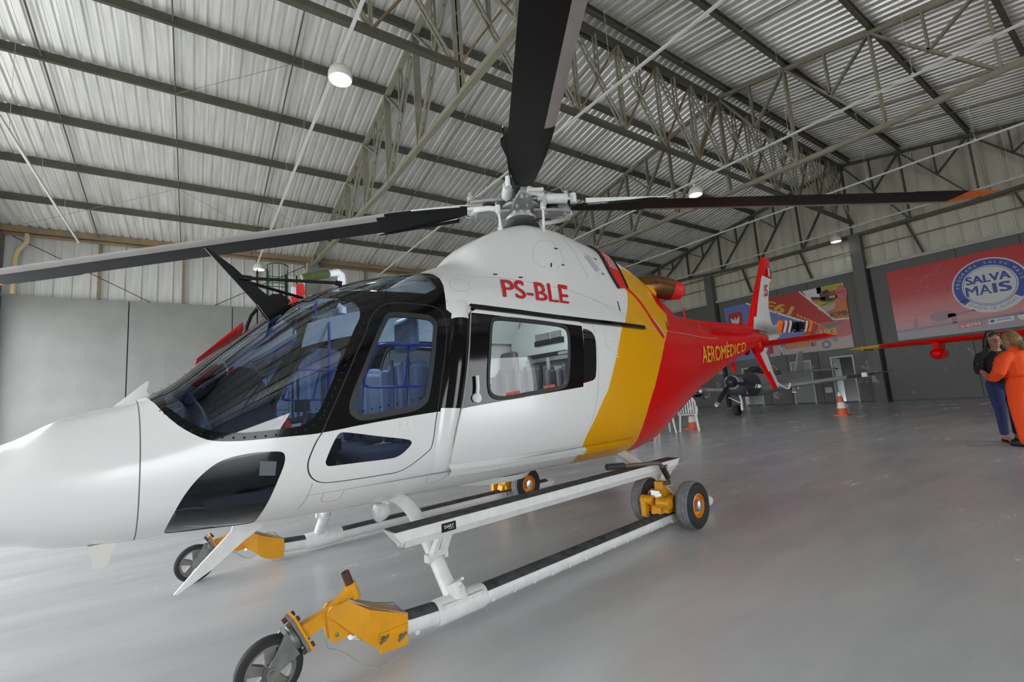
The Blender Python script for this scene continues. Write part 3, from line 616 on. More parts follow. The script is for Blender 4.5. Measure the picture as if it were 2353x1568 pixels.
for s in (1, -1):
    G = []
    for u in np.linspace(2.80, 3.39, 8):
        P, n = FP([(u, k) for k in np.linspace(.715, .80, 7)], -.025); G.append([(p[0], p[1]*s, p[2]) for p in P])
    m = HMB(); m.grid(G); m.build('cockpit_lining', CABIN, heli, recalc=False)
    m = HMB(); P, n = FP([(2.185, .462), (2.255, .447), (2.252, .40), (2.182, .412)], .002); m.add([(p[0], p[1]*s, p[2]) for p in P], [(0, 1, 2, 3)]); m.build('window_label', mat('faded_label', (.10, .115, .13), .5), heli, smooth=0)
SEAL = [RUB]
for s in (1, -1):
    o = region('windshield', 'windshield', [PANEW], s, -.004, mi=0); o['label'] = 'blue tinted windshield pane'
    region('skylight', 'roof_window', [PANES], s, -.002, mi=0)
    region('chin_pane', 'chin_window', [PANED], s, -.002, mi=0)
    region('quarter_pane', 'rear_quarter_window', [mat('black_glass', (.004, .004, .005), .03, coat=1.)], s, -.002, mi=0)
    d = region('pilot_door', 'pilot_door', [WHITE, BLACK], s, .001)
    region('door_seal', 'window_seal', SEAL, s, .009, d, 0, .012); region('door_pane', 'window_pane', [PANEW], s, -.003, d, 0); region('lower_pane', 'lower_window', [PANED], s, -.002, d, 0)
    # blue sliding vent frame behind the door pane
    w = F['dwin']
    vf = HMB()
    def tb(path, r, off=-.018):
        P, n = FP(chaikin(path, 2, False), off); vf.tube([(p[0], p[1]*s, p[2]) for p in P], r, 6)
    tb([(3.157, .622), (2.963, .634), (2.827, .6466), (2.80, .6454), (2.722, .601), (2.699, .584), (2.697, .5756), (2.715, .568), (2.851, .557), (3.085, .544)], .009); tb([(2.994, .6285), (2.94, .552)], .007)
    vf.build('vent_frame', BLUEF, d)
    m = HMB(); P, n = FP([(2.89, .48), (2.965, .475), (2.965, .452), (2.885, .456)], .006)
    m.add([(p[0], p[1]*s, p[2]) for p in P]+[(p[0]-k[0]*.02, (p[1]-k[1]*.02)*s, p[2]-k[2]*.02) for p, k in zip(P, n)], [(0, 1, 2, 3), (0, 4, 5, 1), (1, 5, 6, 2), (2, 6, 7, 3), (3, 7, 4, 0)])
    P, n = FP([(2.945, .465)], .0); m.lathe((P[0][0], P[0][1]*s, P[0][2]), (n[0][0], n[0][1]*s, n[0][2]), [(.0, .014), (.013, .013), (.015, .005)], 10, 0); m.build('door_lock', ALU if False else WHITEM, d)
    d = region('sliding_door', 'sliding_door', [WHITE, BLACK], s, .014, rim=.016)
    region('sliding_seal', 'window_seal', SEAL, s, .021, d, 0, .012); region('sliding_pane', 'window_pane', [PANEC], s, .010, d, 0)
    m = HMB(); P, n = FP([(3.432, .552), (3.43, .53), (3.42, .512), (3.405, .506)], .035); m.tube([(p[0], p[1]*s, p[2]) for p in P], .011, 8)
    P, n = FP([(3.425, .508)], .016); m.lathe((P[0][0], P[0][1]*s, P[0][2]), (n[0][0], n[0][1]*s, n[0][2]), [(0, .02), (.03, .018), (.034, .0)], 12); m.build('door_handle', WHITEM, d)
    for a, b in (((3.69, .5081), (3.746, .5098)), ((3.755, .5106), (3.813, .5115)), ((4.051, .5173), (4.107, .5185)), ((4.117, .5194), (4.179, .5196))): m = HMB(); ribbon([a, b], .032, .013, m, s); m.build('red_sticker', mat('pale_red', (.55, .06, .05), .5), d)
    # door pillar fairing
    L, R = chaikin(F['fairL'], 1, False), chaikin(F['fairR'], 1, False); G = []; n_ = min(len(L), len(R))
    for i in range(n_):
        row = [L[i]*(1-q)+R[i]*q for q in np.linspace(0, 1, 11)]; prof = [(.022 if True else 0)*math.sin(PI*min(1, q*1.02))**.45 if 0 < q < 1 else .002 for q in np.linspace(0, 1, 11)]
        prof = [x*min(1, (i+.3)/2.5, (n_-1-i+2.2)/3) for x in prof]
        P, nn = FP(row, np.array(prof)); G.append([(p[0], p[1]*s, p[2]) for p in P])
    m = HMB(); m.grid(G); o = m.build('pillar_fairing', [WHITE, BLACK], heli, recalc=False)
    zz = [p.center.z for p in o.data.polygons]; o.data.polygons.foreach_set('material_index', [1 if 1.135 < z_ < 1.735 else 0 for z_ in zz]); o.data.update()
    m = HMB(); ribbon(dense(F['rail']), .036, .028, m, s); m.build('door_rail', BLACK, heli)
    m = HMB(); ribbon(dense(F['sill']), .05, .03, m, s); o = m.build('lower_door_rail', [WHITE, YELLOW], heli)
    o.data.polygons.foreach_set('material_index', [1 if p.center.x+U_ > 4.56 else 0 for p in o.data.polygons]); o.data.update()
    # registration and lettering
    m = HMB(); q = F['psble']; q2 = [q[0], q[1], q[2], q[3]]; surf_text('PS-BLE', q2, m, s, .005, .018, 3); m.build('registration_lettering', REDTXT, heli)
    m = HMB(); q = F['aero']; surf_text('AEROM\u00c9DICO', [q[0]+[0, .035], q[1], q[2]+[0, .035], q[3]], m, s, .005, .018, 3); m.build('tail_lettering', YTXT, heli)
    # panel lines, flush latches and louvre
    m = HMB()
    for P in (F['cowl'], [(4.813, .7643), (5.049, .7533), (5.324, .73), (5.521, .7013), (5.70, .6863)], [(5.007, .879), (5.064, .842), (5.088, .808), (5.089, .797)], [(2.43, .345), (2.42, .29), (2.40, .24)], [(3.26, .285), (3.255, .25), (3.13, .25), (3.12, .28)], [(3.75, .27), (3.74, .23), (4.05, .225), (4.06, .27)], [(4.793, .673), (4.768, .611), (4.742, .545), (4.669, .449), (4.588, .36)], [(5.69, .683), (6.65, .671), (8.2, .649)], [(2.5, .30), (2.495, .26), (2.60, .255), (2.605, .295)]):
        m = HMB(); ribbon(dense(P), .0045, .0012, m, s); m.build('panel_line', LINE, heli)
    for P in (F['cpanel'], F['npanel'], [(5.199, .8505), (5.353, .8478), (5.426, .8085), (5.265, .8082)]): m = HMB(); ribbon(chaikin(P, 1), .004, .0012, m, s, True); m.build('access_panel_line', LINE, heli)
    for a, b in (((4.763, .841), (4.813, .8415)), ((4.626, .8136), (4.598, .8074)), ((4.761, .8132), (4.801, .8126)), ((5.375, .8425), (5.424, .8417)), ((5.374, .812), (5.413, .8106)), ((3.906, .805), (3.944, .8038)), ((4.149, .7928), (4.193, .7926)), ((5.414, .7564), (5.356, .7278)), ((6.394, .7178), (6.298, .6843)), ((5.672, .4184), (5.686, .3858))): m = HMB(); ribbon([a, b], .014, .003, m, s); m.build('panel_latch', GAP, heli)
    m = HMB(); q = F['louver']; ribbon(chaikin(q, 1), .006, .004, m, s, True)
    for i in range(6): ribbon([(4.985+i*.002, .632-i*.0085), (5.06-i*.002, .631-i*.0085)], .010, .006, m, s)
    m.build('vent_louvre', WHITEM, heli)
    m = HMB(); ribbon([(5.25, .843), (5.33, .815)], .10, .004, m, s); m.build('cooling_grille', mat('grille_grey', (.40, .40, .41), .6), heli)
# rivets
rvs = [HMB(), HMB()]
def rivets(path, step, r=.006, closed=False, off=0., w=0):
    rv = rvs[w]
    P, n = FP(path, off); 
    if closed: P = np.vstack([P, P[:1]]); n = np.vstack([n, n[:1]])
    d = np.r_[0, np.cumsum(np.linalg.norm(np.diff(P, axis=0), axis=1))]; 
    for q in np.arange(step/2, d[-1], step):
        i = min(np.searchsorted(d, q)-1, len(P)-2); f = (q-d[i])/max(d[i+1]-d[i], 1e-9); p = P[i]*(1-f)+P[i+1]*f; nn = n[i]
        for s in (1, -1):
            t = np.cross(nn, [1, 0, .01]); t /= np.linalg.norm(t); b = np.cross(nn, t)
            V = [p+(t*math.cos(a)+b*math.sin(a))*r for a in np.arange(6)*PI/3]+[p+nn*r*.55]
            rv.add([(x[0], x[1]*s, x[2]) for x in V], [(j, (j+1) % 6, 6) for j in range(6)])
wo = inset(WS, -.028); rivets(wo, .045, closed=True)
rivets(inset(SKY, -.03), .04, closed=True)
rivets([(2.8, .78), (3.3, .715)], .03); rivets([(2.95, .78), (3.3, .725)], .03); rivets([(3.33, .71), (3.36, .76), (3.38, .80)], .03); rivets([q for q in inset(DOOR, -.025) if q[1] > .52], .05)
rivets(dense(F['rivA']), .12, .009, w=1); rivets([(3.3, .255), (4.4, .243), (5.2, .25)], .10, .008, w=1); rivets([(3.3, .70), (4.2, .69), (5.2, .687)], .03, .005, w=1); rivets([(3.3, .693), (4.2, .684), (5.0, .68)], .03, .005, w=1)
rivets([(2.52, .292), (2.525, .25)], .10, .010, w=1); rivets([(2.59, .289), (2.595, .247)], .10, .010, w=1); rivets([(2.385, .33), (2.385, .27)], .12, .012, w=1); rivets([(2.33, .33), (2.33, .27)], .12, .012, w=1); rivets([(1.78, .45), (1.775, .20)], .03, .005, w=1)
rivets([(3.46, .257), (4.426, .2525), (5.0, .257)], .11, .009, w=1); rivets([(3.8, .245), (3.95, .245)], .06, .010, w=1); rivets([(5.0, .33), (5.35, .34)], .04, .006, w=1)
rvs[0].build('rivet', BLKM, heli, kind='stuff', recalc=False)['label'] = 'black rivets of the cockpit frame'
rvs[1].build('rivet', WHITEM, heli, kind='stuff', recalc=False)['label'] = 'white painted rivets'
# ---------------------------------------------------------------- cabin interior
def hbox(nm, c, d, m, parent=heli, ry=0.):
    mb_ = MB(); mb_.box((0, 0, 0), d); o = mb_.build(nm, m, parent, smooth=0); o.location = (c[0]-U_, -c[1], c[2]); o.rotation_euler = (0, ry, 0); return o
m = HMB(); G = []
for u in np.linspace(2.0, 5.3, 12):
    w = float(FS(np.array([u]), np.array([.33]))[0][0])-.03; G.append([(u, -w, .74), (u, w, .74)])
m.grid(G); m.build('cabin_floor', FLOORC, heli, recalc=False)
m = HMB(); P = [(float(a), float(b)) for a, b in zip(*FS(np.full(21, 5.25), np.linspace(.15, .82, 21)))]
V = [(5.22, v*.985, z) for v, z in P]+[(5.22, -v*.985, z) for v, z in P[::-1]]; m.add(V, [tuple(range(len(V)))]); m.build('rear_bulkhead', CABIN, heli, recalc=False)
m = HMB(); G = []   # headliner
for u in np.linspace(3.42, 5.2, 8): G.append([(u, v*.95, z-.05) for v, z in zip(*[x.tolist() for x in FS(np.full(9, u), np.linspace(.70, .84, 9))])]+[(u, -v*.95, z-.05) for v, z in list(zip(*[x.tolist() for x in FS(np.full(9, u), np.linspace(.70, .84, 9))]))[::-1]])
m.grid(G); m.build('headliner', CABIN, heli, recalc=False)
m = HMB()   # medical wall at the back of the cabin
m.box((5.19, -.15, 1.66), (.05, 1.15, .62)); m.box((5.15, -.05, 1.56), (.12, .75, .04), 2); m.box((5.155, -.07, 1.75), (.02, .50, .05), 1); m.box((5.155, .0, 1.815), (.02, .14, .07), 3); m.box((5.155, -.2, 1.815), (.02, .2, .07), 3); m.box((5.15, .22, 1.70), (.05, .16, .14)); m.box((5.12, .20, 1.60), (.1, .22, .03), 2); m.box((5.16, -.15, 1.61), (.03, .6, .05), 1)
m.build('medical_wall', [CABIN, GAP, ALU, mat('speaker_grey', (.25, .25, .25), .7)], heli, smooth=0)
m = HMB(); m.tube([(4.98, .03, .78), (4.98, .03, 1.56)], .02, 8); m.build('cabin_pole', mat('teal_grey', (.30, .38, .38), .5), heli)
def seat(nm, u, v, rz, mt, hz=1.72, lab=None):
    t = empty(nm, (u-U_, -v, 0), rz, heli)
    if lab: t['label'] = lab
    m = MB(); m.box((0, 0, .84), (.44, .44, .16)); bm_ = m.build('cushion', mt, t, smooth=0); bv(bm_, .05)
    m = MB(); 
    for y in (-.115, .115): m.box((.23, y, 1.19), (.10, .215, .58))
    for y in (-.22, .22): m.box((.20, y, 1.18), (.14, .06, .52))
    b_ = m.build('backrest', mt, t, smooth=0); bv(b_, .035)
    m = MB(); m.box((.23, 0, hz-.13), (.09, .26, .25)); h = m.build('headrest', mt, t, smooth=0); bv(h, .06)
    m = MB(); m.box((0, 0, .765), (.38, .40, .05)); m.build('seat_base', COCK, t, smooth=0)
    m = MB()
    for y in (-.12, .12): m.beam((.17, y, 1.5), (.14, y*.6, .95), .04, .006)
    m.build('seat_belt', COCK, t, smooth=0)
    return t
def bv(o, w, seg=3):
    b = o.modifiers.new('b', 'BEVEL'); b.width = w; b.segments = seg; b.limit_method = 'ANGLE'; o.data.polygons.foreach_set('use_smooth', [True]*len(o.data.polygons)); o.data.set_sharp_from_angle(angle=math.radians(60))
PSEAT = mat('pilot_seat_grey', (.26, .28, .31), .6)
seat('pilot_seat', 2.98, .36, 0, PSEAT, 1.80, 'port pilot seat'); seat('pilot_seat', 2.98, -.36, 0, PSEAT, 1.80, 'starboard pilot seat')
seat('cabin_seat', 4.78, -.60, 0, SEATG, 1.70); seat('cabin_seat', 4.78, -.17, 0, SEATG, 1.36); seat('cabin_seat', 4.78, .42, 0, SEATG, 1.30)
m = HMB()   # instrument panel with glare shield
pr = [(1.98, 1.02), (2.0, 1.30), (2.04, 1.36), (2.2, 1.465), (2.28, 1.45), (2.34, 1.35), (2.38, 1.15), (2.36, .78), (1.98, .78)]
m.prism(pr, lambda a, b, t: (a, t, b), -.42, .20); m.build('instrument_panel', COCK, heli, smooth=30)
m = HMB(); m.tube([(1.98, -.30, 1.33), (1.94, -.05, 1.335), (1.92, .12, 1.325), (1.945, .24, 1.29), (1.985, .30, 1.21), (2.03, .32, 1.08), (2.06, .32, .92)], .032, 12); m.build('glare_shield_roll', mat('blue_grey_trim', (.06, .075, .11), .45), heli)
hbox('centre_console', (2.55, 0, .86), (.55, .22, .24), COCK)
for v in (.36, -.36):
    m = HMB(); m.tube([(2.62, v, .76), (2.56, v, .9), (2.50, v, 1.05), (2.53, v, 1.17)], [.018, .018, .02, .026], 8); m.box((2.50, v, 1.21), (.07, .06, .07)); m.build('cyclic_stick', COCK, heli)
    m = HMB(); m.tube([(2.72, v+.26*1, .82), (2.50, v+.26, 1.0), (2.44, v+.26, 1.05)], .02, 8); m.build('collective_lever', COCK, heli)
m = HMB(); m.lathe((2.70, -.72, .88), (0, 0, 1), [(0, 0), (.045, 0), (.045, .22), (.02, .26), (.02, .3), (0, .3)], 12); m.build('fire_extinguisher', REDC, heli)
m = HMB(); m.tube([(3.0, -.62, 1.05), (3.0, -.55, 1.95)], .012, 6); m.tube([(2.60, .0, 1.9), (2.55, .02, 1.7)], .006, 6); m.build('cabin_tube', BLUEF, heli)
# headsets hanging from the ceiling inside the sliding door
for k, (u, z) in enumerate(((3.63, 1.5), (3.80, 1.55))):
    t = empty('headset', (u-U_, -.42, z), .3*k, heli)
    m = MB()
    for sx in (-.07, .07): m.lathe((sx, 0, 0), (1 if sx > 0 else -1, 0, 0), [(0, .05), (.035, .05), (.05, .02), (.052, -.01), (.03, -.03), (0, -.03)], 14)
    m.build('ear_cup', GREENC, t); m = MB(); m.tube([(math.cos(a)*.085, 0, math.sin(a)*.10+.03) for a in np.linspace(0, PI, 9)], .012, 6); m.build('headband', COCK, t)
    m = MB(); m.tube([(-.06+.012*math.cos(a*5), .012*math.sin(a*5), -.05-.03*a) for a in np.linspace(0, 9, 70)], .004, 5); m.build('coiled_cord', COCK, t)
m = HMB(); m.tube([(3.98+.014*math.cos(a), .3+.014*math.sin(a), 1.62-.0085*a) for a in np.linspace(0, 56, 280)], .004, 5); m.tube([(3.98, .3, 1.62), (4.02, .3, 2.0)], .004, 5); m.build('coiled_cord', COCK, heli)
hbox('overhead_unit', (4.0, .3, 2.02), (.28, .2, .06), COCK); hbox('ceiling_light', (4.4, .25, 2.06), (.35, .10, .03), emit('cabin_fill_glow', (.95, 1., 1.), 30.)); hbox('ceiling_light', (3.2, 0, 2.04), (.2, .10, .03), MATS['cabin_fill_glow'])  # glowing ceiling panels are added to brighten the cabin behind the windows
hbox('seat_bag', (3.72, .1, 1.36), (.3, .16, .22), SEATG)
# ---------------------------------------------------------------- main rotor
MU = 4.78; mrot = empty('main_rotor', (MU-U_, 0, 0), 0, heli)
def rl(az): a = math.radians(az); return lambda p: Vector((p[0]*math.cos(a)+p[1]*math.sin(a), -(p[0]*math.sin(a)-p[1]*math.cos(a)), p[2]))   # r outwards, o towards the leading edge
m = MB(); m.lathe((0,0,2.75), (0,0,1), [(.10, 0), (.10, .5), (.0, .52)], 20); m.build('rotor_mast', STEEL, mrot)
m = MB(); m.lathe((0,0,2.83), (0,0,1), [(.20, 0), (.20, .03), (.17, .035), (.19, .06), (.165, .065), (.18, .09), (.14, .10), (.15, .13), (.10, .135)], 28); m.build('rotor_boot', RUB, mrot)
HUBM = mat('hub_light_grey', (.50, .50, .49), .35, metal=.35, noise=.3, nscale=12)
m = MB(); m.lathe((0,0,2.98), (0,0,1), [(.10, 0), (.15, .01), (.16, .03), (.12, .05), (.13, .10), (.20, .12), (.20, .15), (.12, .17), (.12, .22), (.2, .235), (.2, .26), (.05, .28), (0, .28)], 28); m.build('rotor_hub', HUBM, mrot)
for az, droop in ((35.8, .03), (128, .10), (-144, .57), (-52, .35)):
    f = rl(az)
    bt = MB(f); bt.prism([(.12, -.10), (.12, .10), (.34, .085), (.52, .05), (.52, -.05), (.34, -.085)], lambda a, b, t: (a, b, t), 3.17, 3.195)
    bt.prism([(.12, -.10), (.12, .10), (.34, .085), (.52, .05), (.52, -.05), (.34, -.085)], lambda a, b, t: (a, b, t), 3.05, 3.075)
    bt.box((.40, 0, 3.12), (.24, .07, .10)); 
    for x, y in ((.25, .05), (.25, -.05), (.46, .02), (.46, -.02)): bt.tube([(x, y, 3.02), (x, y, 3.215)], .016, 8)
    bt.build('blade_grip', HUBM, mrot, smooth=30)
    bt = MB(f); bt.tube([(.16, -.15, 3.15), (.24, -.15, 3.15), (.241, -.15, 3.15), (.46, -.145, 3.15), (.461, -.145, 3.15), (.52, -.14, 3.15)], [.02, .02, .05, .05, .016, .016], 14); bt.lathe((.53, -.14, 3.10), (0,0,1), [(0, 0), (.035, 0), (.035, .1), (0, .1)], 12); bt.build('rotor_damper', WHITEM, mrot)
    bt = MB(f); bt.lathe((.33, 0, 3.08), (0, 0, 1), [(0, 0), (.07, 0), (.075, .02), (.06, .04), (.075, .06), (.07, .08), (0, .08)], 16); bt.tube([(.50, -.09, 3.14), (.56, -.09, 3.14)], .05, 12); bt.build('elastomer_bearing', RUB, mrot)
    bt = MB(f); bt.tube([(.52, .02, 3.08), (.46, .16, 3.05), (.34, .21, 3.04), (.24, .20, 3.03)], [.035, .03, .025, .03], 10); bt.box((.50, .10, 3.06), (.10, .14, .03)); bt.build('pitch_horn', WHITEM, mrot)
    bt = MB(f); bt.tube([(.25, .20, 3.04), (.22, .19, 2.72)], .012, 8); bt.lathe((.25, .20, 2.99), (0,0,1), [(0, 0), (.026, 0), (.026, .08), (0, .08)], 8); bt.build('pitch_link', WHITEM, mrot)
    bt = MB(f); bt.lathe((.50, .0, 3.20), (0,0,1), [(.03, 0), (.045, .01), (.045, .05), (.025, .06), (.025, .10), (0, .1)], 12); bt.tube([(.50, -.02, 3.22), (.42, -.08, 3.30), (.32, -.10, 3.26)], .006, 6); bt.build('blade_bolt', HUBM, mrot)
    bt = MB(f); PLT = lambda a, b, t: (a, -.135-.10*(a-.66)/.8+t, 3.125-droop*(a-.45)/4.96+b-.02); bt.prism([(.66, .05), (1.5, .004), (1.5, -.006), (.66, -.005)], PLT, -.004, .004); bt.prism([(.62, -.004), (1.5, -.004), (1.45, -.018), (.64, -.04)], PLT, -.005, .005, 1); vs, fs, ar = textmesh('S/N 0433079002-1', .0); bt.add([PLT(.68+x*.20, -.024+y*.014, -.0065) for x, y in vs], [tuple(k) for k in fs], 0); bt.build('root_plate', [WHITEM, BLADE], mrot, smooth=0)
    # blade: root cuff, trailing tab, swept tip
    S_ = [(.52, .07, -.07, .05), (.62, .10, -.11, .045), (.85, .13, -.16, .04), (1.10, .15, -.20, .036), (1.28, .155, -.25, .034), (1.36, .155, -.255, .034), (1.44, .155, -.20, .034), (1.6, .155, -.20, .034), (2.5, .15, -.20, .032), (3.5, .15, -.20, .03), (4.3, .15, -.20, .028), (4.31, .15, -.215, .028), (4.8, .15, -.215, .026), (4.99, .145, -.20, .024), (5.15, .08, -.20, .02), (5.30, -.03, -.20, .014), (5.37, -.165, -.205, .006)]
    bl = MB(f); G = []
    for r, le, te, th in S_:
        c = le-te; z0_ = 3.125-droop*max(0, r-.45)/4.96; tw = math.radians(9-8*r/5.4); row = []
        for x, h in ((1, 0), (.985, .35), (.93, .8), (.75, 1.), (.45, .75), (.15, .25), (0, .05), (0, -.05), (.15, -.25), (.45, -.7), (.75, -.95), (.93, -.75), (.985, -.35), (1, 0)):
            o = te+x*c; row.append((r, o*math.cos(tw), z0_+h*th*.62+o*math.sin(tw)))
        G.append(row)
    bl.grid(G); bl.add(G[0], [tuple(range(len(G[0])))]); o = bl.build('rotor_blade', [BLADE, BLADEG, ORBL, WHITE], mrot, smooth=50)
    mi = []; ca, sa = math.cos(math.radians(az)), math.sin(math.radians(az))
    for p in o.data.polygons:
        c = p.center; r = c.x*ca-c.y*sa; of = c.x*sa+c.y*ca
        up = p.normal.z > .1; k = 0
        if r > 4.97: k = 2
        elif of > .065 and not up and r > 1.4 or of > .12 and r > 1.4 and r < 4.97: k = 1
        elif (up and r < 1.4) or (az < -100 and r < 1.4 and of > .10 and p.normal.z > -.55): k = 3
        mi.append(k)
    o.data.polygons.foreach_set('material_index', mi); o.data.update()
# ---------------------------------------------------------------- wire cutters, mast, exhaust, tail
def plate(nm, poly, th, m, v=0., parent=heli, ax='v', bevel=0):
    q = HMB(); q.prism(poly, lambda a, b, t: (a, v+t, b), -th/2, th/2); o = q.build(nm, m, parent, smooth=0)
    if bevel: bv(o, bevel, 2)
    return o
c = empty('upper_wire_cutter', (2.3-U_, 0, 0), 0, heli); LQ = lambda p: Vector((p[0]-2.3, -p[1], p[2]))
q = MB(LQ, True); q.prism([(2.045, 2.222), (2.06, 2.225), (2.20, 2.125), (2.28, 2.05), (2.40, 1.955), (2.47, 1.93), (2.47, 1.90), (2.345, 1.878), (2.33, 1.892)], lambda a, b, t: (a, t, b), -.007, .007); q.build('cutter_blade', BLKM, c, smooth=0)
q = MB(LQ, True)
for v in (-.02, .02): q.prism([(2.335, 1.885), (2.42, 1.965), (2.48, 1.97), (2.53, 1.93), (2.50, 1.86), (2.40, 1.79)], lambda a, b, t: (a, v+t, b), -.006, .006)
for u, z in ((2.38, 1.905), (2.42, 1.93), (2.40, 1.88), (2.44, 1.90), (2.47, 1.92), (2.44, 1.85)): q.tube([(u, -.032, z), (u, .032, z)], .009, 8)
q.build('cutter_bracket', BLKM, c, smooth=0)
q = MB(LQ, True); q.tube([(2.25, .012, 2.055), (2.80, .22, 2.035)], .011, 8); q.tube([(2.25, -.012, 2.045), (2.66, -.12, 1.99)], .011, 8); q.tube([(2.235, .015, 2.058), (2.30, .03, 2.053)], .017, 8); q.tube([(2.77, .21, 2.036), (2.81, .225, 2.03)], .018, 8); q.build('cutter_strut', BLKM, c)
plate('lower_wire_cutter', [(1.93, .235), (1.945, .23), (2.10, .315), (2.27, .44), (2.37, .50), (2.42, .585), (2.22, .585), (2.20, .505), (2.05, .36)], .018, WHITEM)
plate('nose_wire_guide', [(1.63, 1.255), (1.785, 1.405), (1.795, 1.40), (1.785, 1.345), (1.80, 1.325), (1.84, 1.31), (1.84, 1.27), (1.64, 1.20)], .016, WHITE)
q = HMB(); q.prism([(1.575, .63), (1.675, .63), (1.645, .525), (1.60, .525)], lambda a, b, t: (a, t+.3-.25*0, b), -.012, .012); q.build('nose_blade_aerial', mat('aged_white', (.62, .60, .54), .5), heli, smooth=0)
q = HMB(); q.tube([(3.09, -.5, 1.98), (3.095, -.5, 2.28), (3.09, -.5, 2.315), (3.065, -.5, 2.335), (2.99, -.5, 2.315), (2.93, -.5, 2.30)], [.035, .033, .033, .032, .028, .024], 12); q.build('pitot_mast', WHITEM, heli)
# exhaust stub (bronze) beside the spine
EXH = [((6.45, .16, 2.36), .15), ((6.55, .19, 2.42), .15), ((6.66, .24, 2.445), .15), ((6.78, .30, 2.44), .145), ((6.87, .36, 2.415), .14), ((6.92, .40, 2.395), .135)]
for s in (1, -1):
    q = HMB(); q.tube([(a[0], a[1]*s, a[2]) for a, r in EXH], [r for a, r in EXH], 24, cap=False); q.tube([(a[0], a[1]*s, a[2]) for a, r in EXH[2:]][::-1], [r-.012 for a, r in EXH[2:]][::-1], 24, cap=False); q.build('exhaust_pipe', BRONZE, heli, smooth=60)
    q = HMB(); q.tube([(6.35, .10*s, 2.31), (6.45, .14*s, 2.33), (6.58, .18*s, 2.36), (6.66, .19*s, 2.375)], [.12, .185, .185, .165], 20, cap=False); q.build('exhaust_collar', YELLOW, heli, smooth=60)
# spine and fins
q = HMB(); G = []
for u, zt, w, zb in ((6.55, 2.40, .05, 2.2), (6.9, 2.36, .11, 2.1), (7.3, 2.245, .13, 2.0), (7.6, 2.175, .13, 1.98), (8.2, 2.155, .12, 1.95), (9.2, 2.175, .10, 1.93), (10.1, 2.205, .07, 1.95), (10.5, 2.215, .05, 1.98)): G.append([(u, w*math.cos(a)**.7 if a < PI/2 else -w*abs(math.cos(a))**.7, zb+(zt-zb)*math.sin(a)**.55) for a in np.linspace(0, PI, 13)])
q.grid(G); q.build('tail_spine', RED, heli, smooth=60)
for s in (1, -1):
    q = HMB(); q.add([(7.95, .27*s, 1.90), (8.20, .34*s, 1.97), (9.75, .24*s, 2.02), (9.75, .16*s, 2.04), (8.2, .24*s, 2.0), (8.2, .25*s, 1.90), (9.75, .18*s, 1.97)], [(0, 1, 4), (1, 2, 3, 4), (0, 5, 1), (1, 5, 6, 2), (2, 6, 3)]); q.build('tail_strake', RED, heli, smooth=0)
def fin(nm, secs, mats, mfun, parent=heli):
    """secs: list of (le point, te point, thickness) - symmetric aerofoil, thickness along v"""
    q = HMB(); G = []
    for le, te, th in secs:
        le, te = Vector(le), Vector(te); row = []
        for x, h in ((0, 0), (.02, .42), (.07, .78), (.15, .98), (.30, 1), (.7, .5), (1, .04), (1, -.04), (.7, -.5), (.30, -1), (.15, -.98), (.07, -.78), (.02, -.42), (0, 0)):
            p = le.lerp(te, x); row.append((p.x, p.y+h*th/2, p.z) if th > 0 else (p.x, p.y, p.z-h*th/2))
        G.append(row)
    q.grid(G); q.add(G[0], [tuple(range(14))]); q.add(G[-1], [tuple(range(14))]); o = q.build(nm, mats, parent, smooth=50)
    o.data.polygons.foreach_set('material_index', [mfun(p.center.x+U_, -p.center.y, p.center.z) for p in o.data.polygons]); o.data.update(); return o
FINW = mat('fin_white', (.62, .62, .61), .35, noise=.12, nscale=5)
def fle(z): return 10.245+(z-2.242)*(11.289-10.245)/(3.604-2.242)
def fmi(u, v, z): return 0 if (z > 3.18 or u < fle(z)+.13) else 1
fin('vertical_fin', [((10.16, 0, 2.12), (11.52, 0, 2.06), .16), ((10.33, 0, 2.35), (11.33, 0, 2.40), .13), ((10.585, 0, 2.69), (11.32, 0, 2.67), .11), ((10.93, 0, 3.14), (11.55, 0, 3.14), .09), ((10.99, 0, 3.215), (11.72, 0, 3.22), .085), ((11.14, 0, 3.41), (11.765, 0, 3.41), .08), ((11.21, 0, 3.50), (11.66, 0, 3.51), .07), ((11.29, 0, 3.62), (11.76, 0, 3.64), .06)], [RED, FINW], fmi)
fin('ventral_fin', [((10.25, 0, 1.80), (10.98, 0, 1.80), .12), ((10.36, 0, 1.67), (10.88, 0, 1.70), .11), ((10.68, 0, 1.35), (11.07, 0, 1.38), .09), ((11.0, 0, 1.035), (11.29, 0, 1.085), .07)], [RED, FINW], lambda u, v, z: 0 if u < 10.36+(1.67-z)*1.0+.10 else 1)
for s in (1, -1):
    fin('tail_stabiliser', [((10.20, .10*s, 1.835), (10.62, .10*s, 1.80), -.10), ((10.15, .6*s, 1.835), (10.52, .6*s, 1.80), -.085), ((10.08, 1.16*s, 1.835), (10.40, 1.16*s, 1.81), -.07), ((10.13, 1.21*s, 1.83), (10.38, 1.25*s, 1.82), -.03)], [RED], lambda u, v, z: 0)
    q = HMB(); q.lathe((10.22, .14*s, 1.83), (0, s, 0), [(.17, -.05), (.14, .02), (.08, .06), (0, .07)], 18); q.build('stabiliser_root', RED, heli)
q = HMB(); q.tube([(10.75, 0, 1.965), (10.95, 0, 1.985), (11.2, .03, 2.02), (11.45, .06, 2.04)], [.125, .10, .08, .03], 16); q.build('boom_tail_cone', FINW, heli)
q = HMB(); q.lathe((11.30, .02, 2.15), (0, 1, 0), [(.10, 0), (.105, .12), (.07, .2), (.04, .24), (.035, .40), (0, .40)], 18); q.build('tail_gearbox', WHITEM, heli)
trot = empty('tail_rotor', (11.3-U_, -.43, 2.16), 0, heli); TQ = lambda p: Vector((p[0]-11.3, -(p[1]-.43), p[2]-2.16))
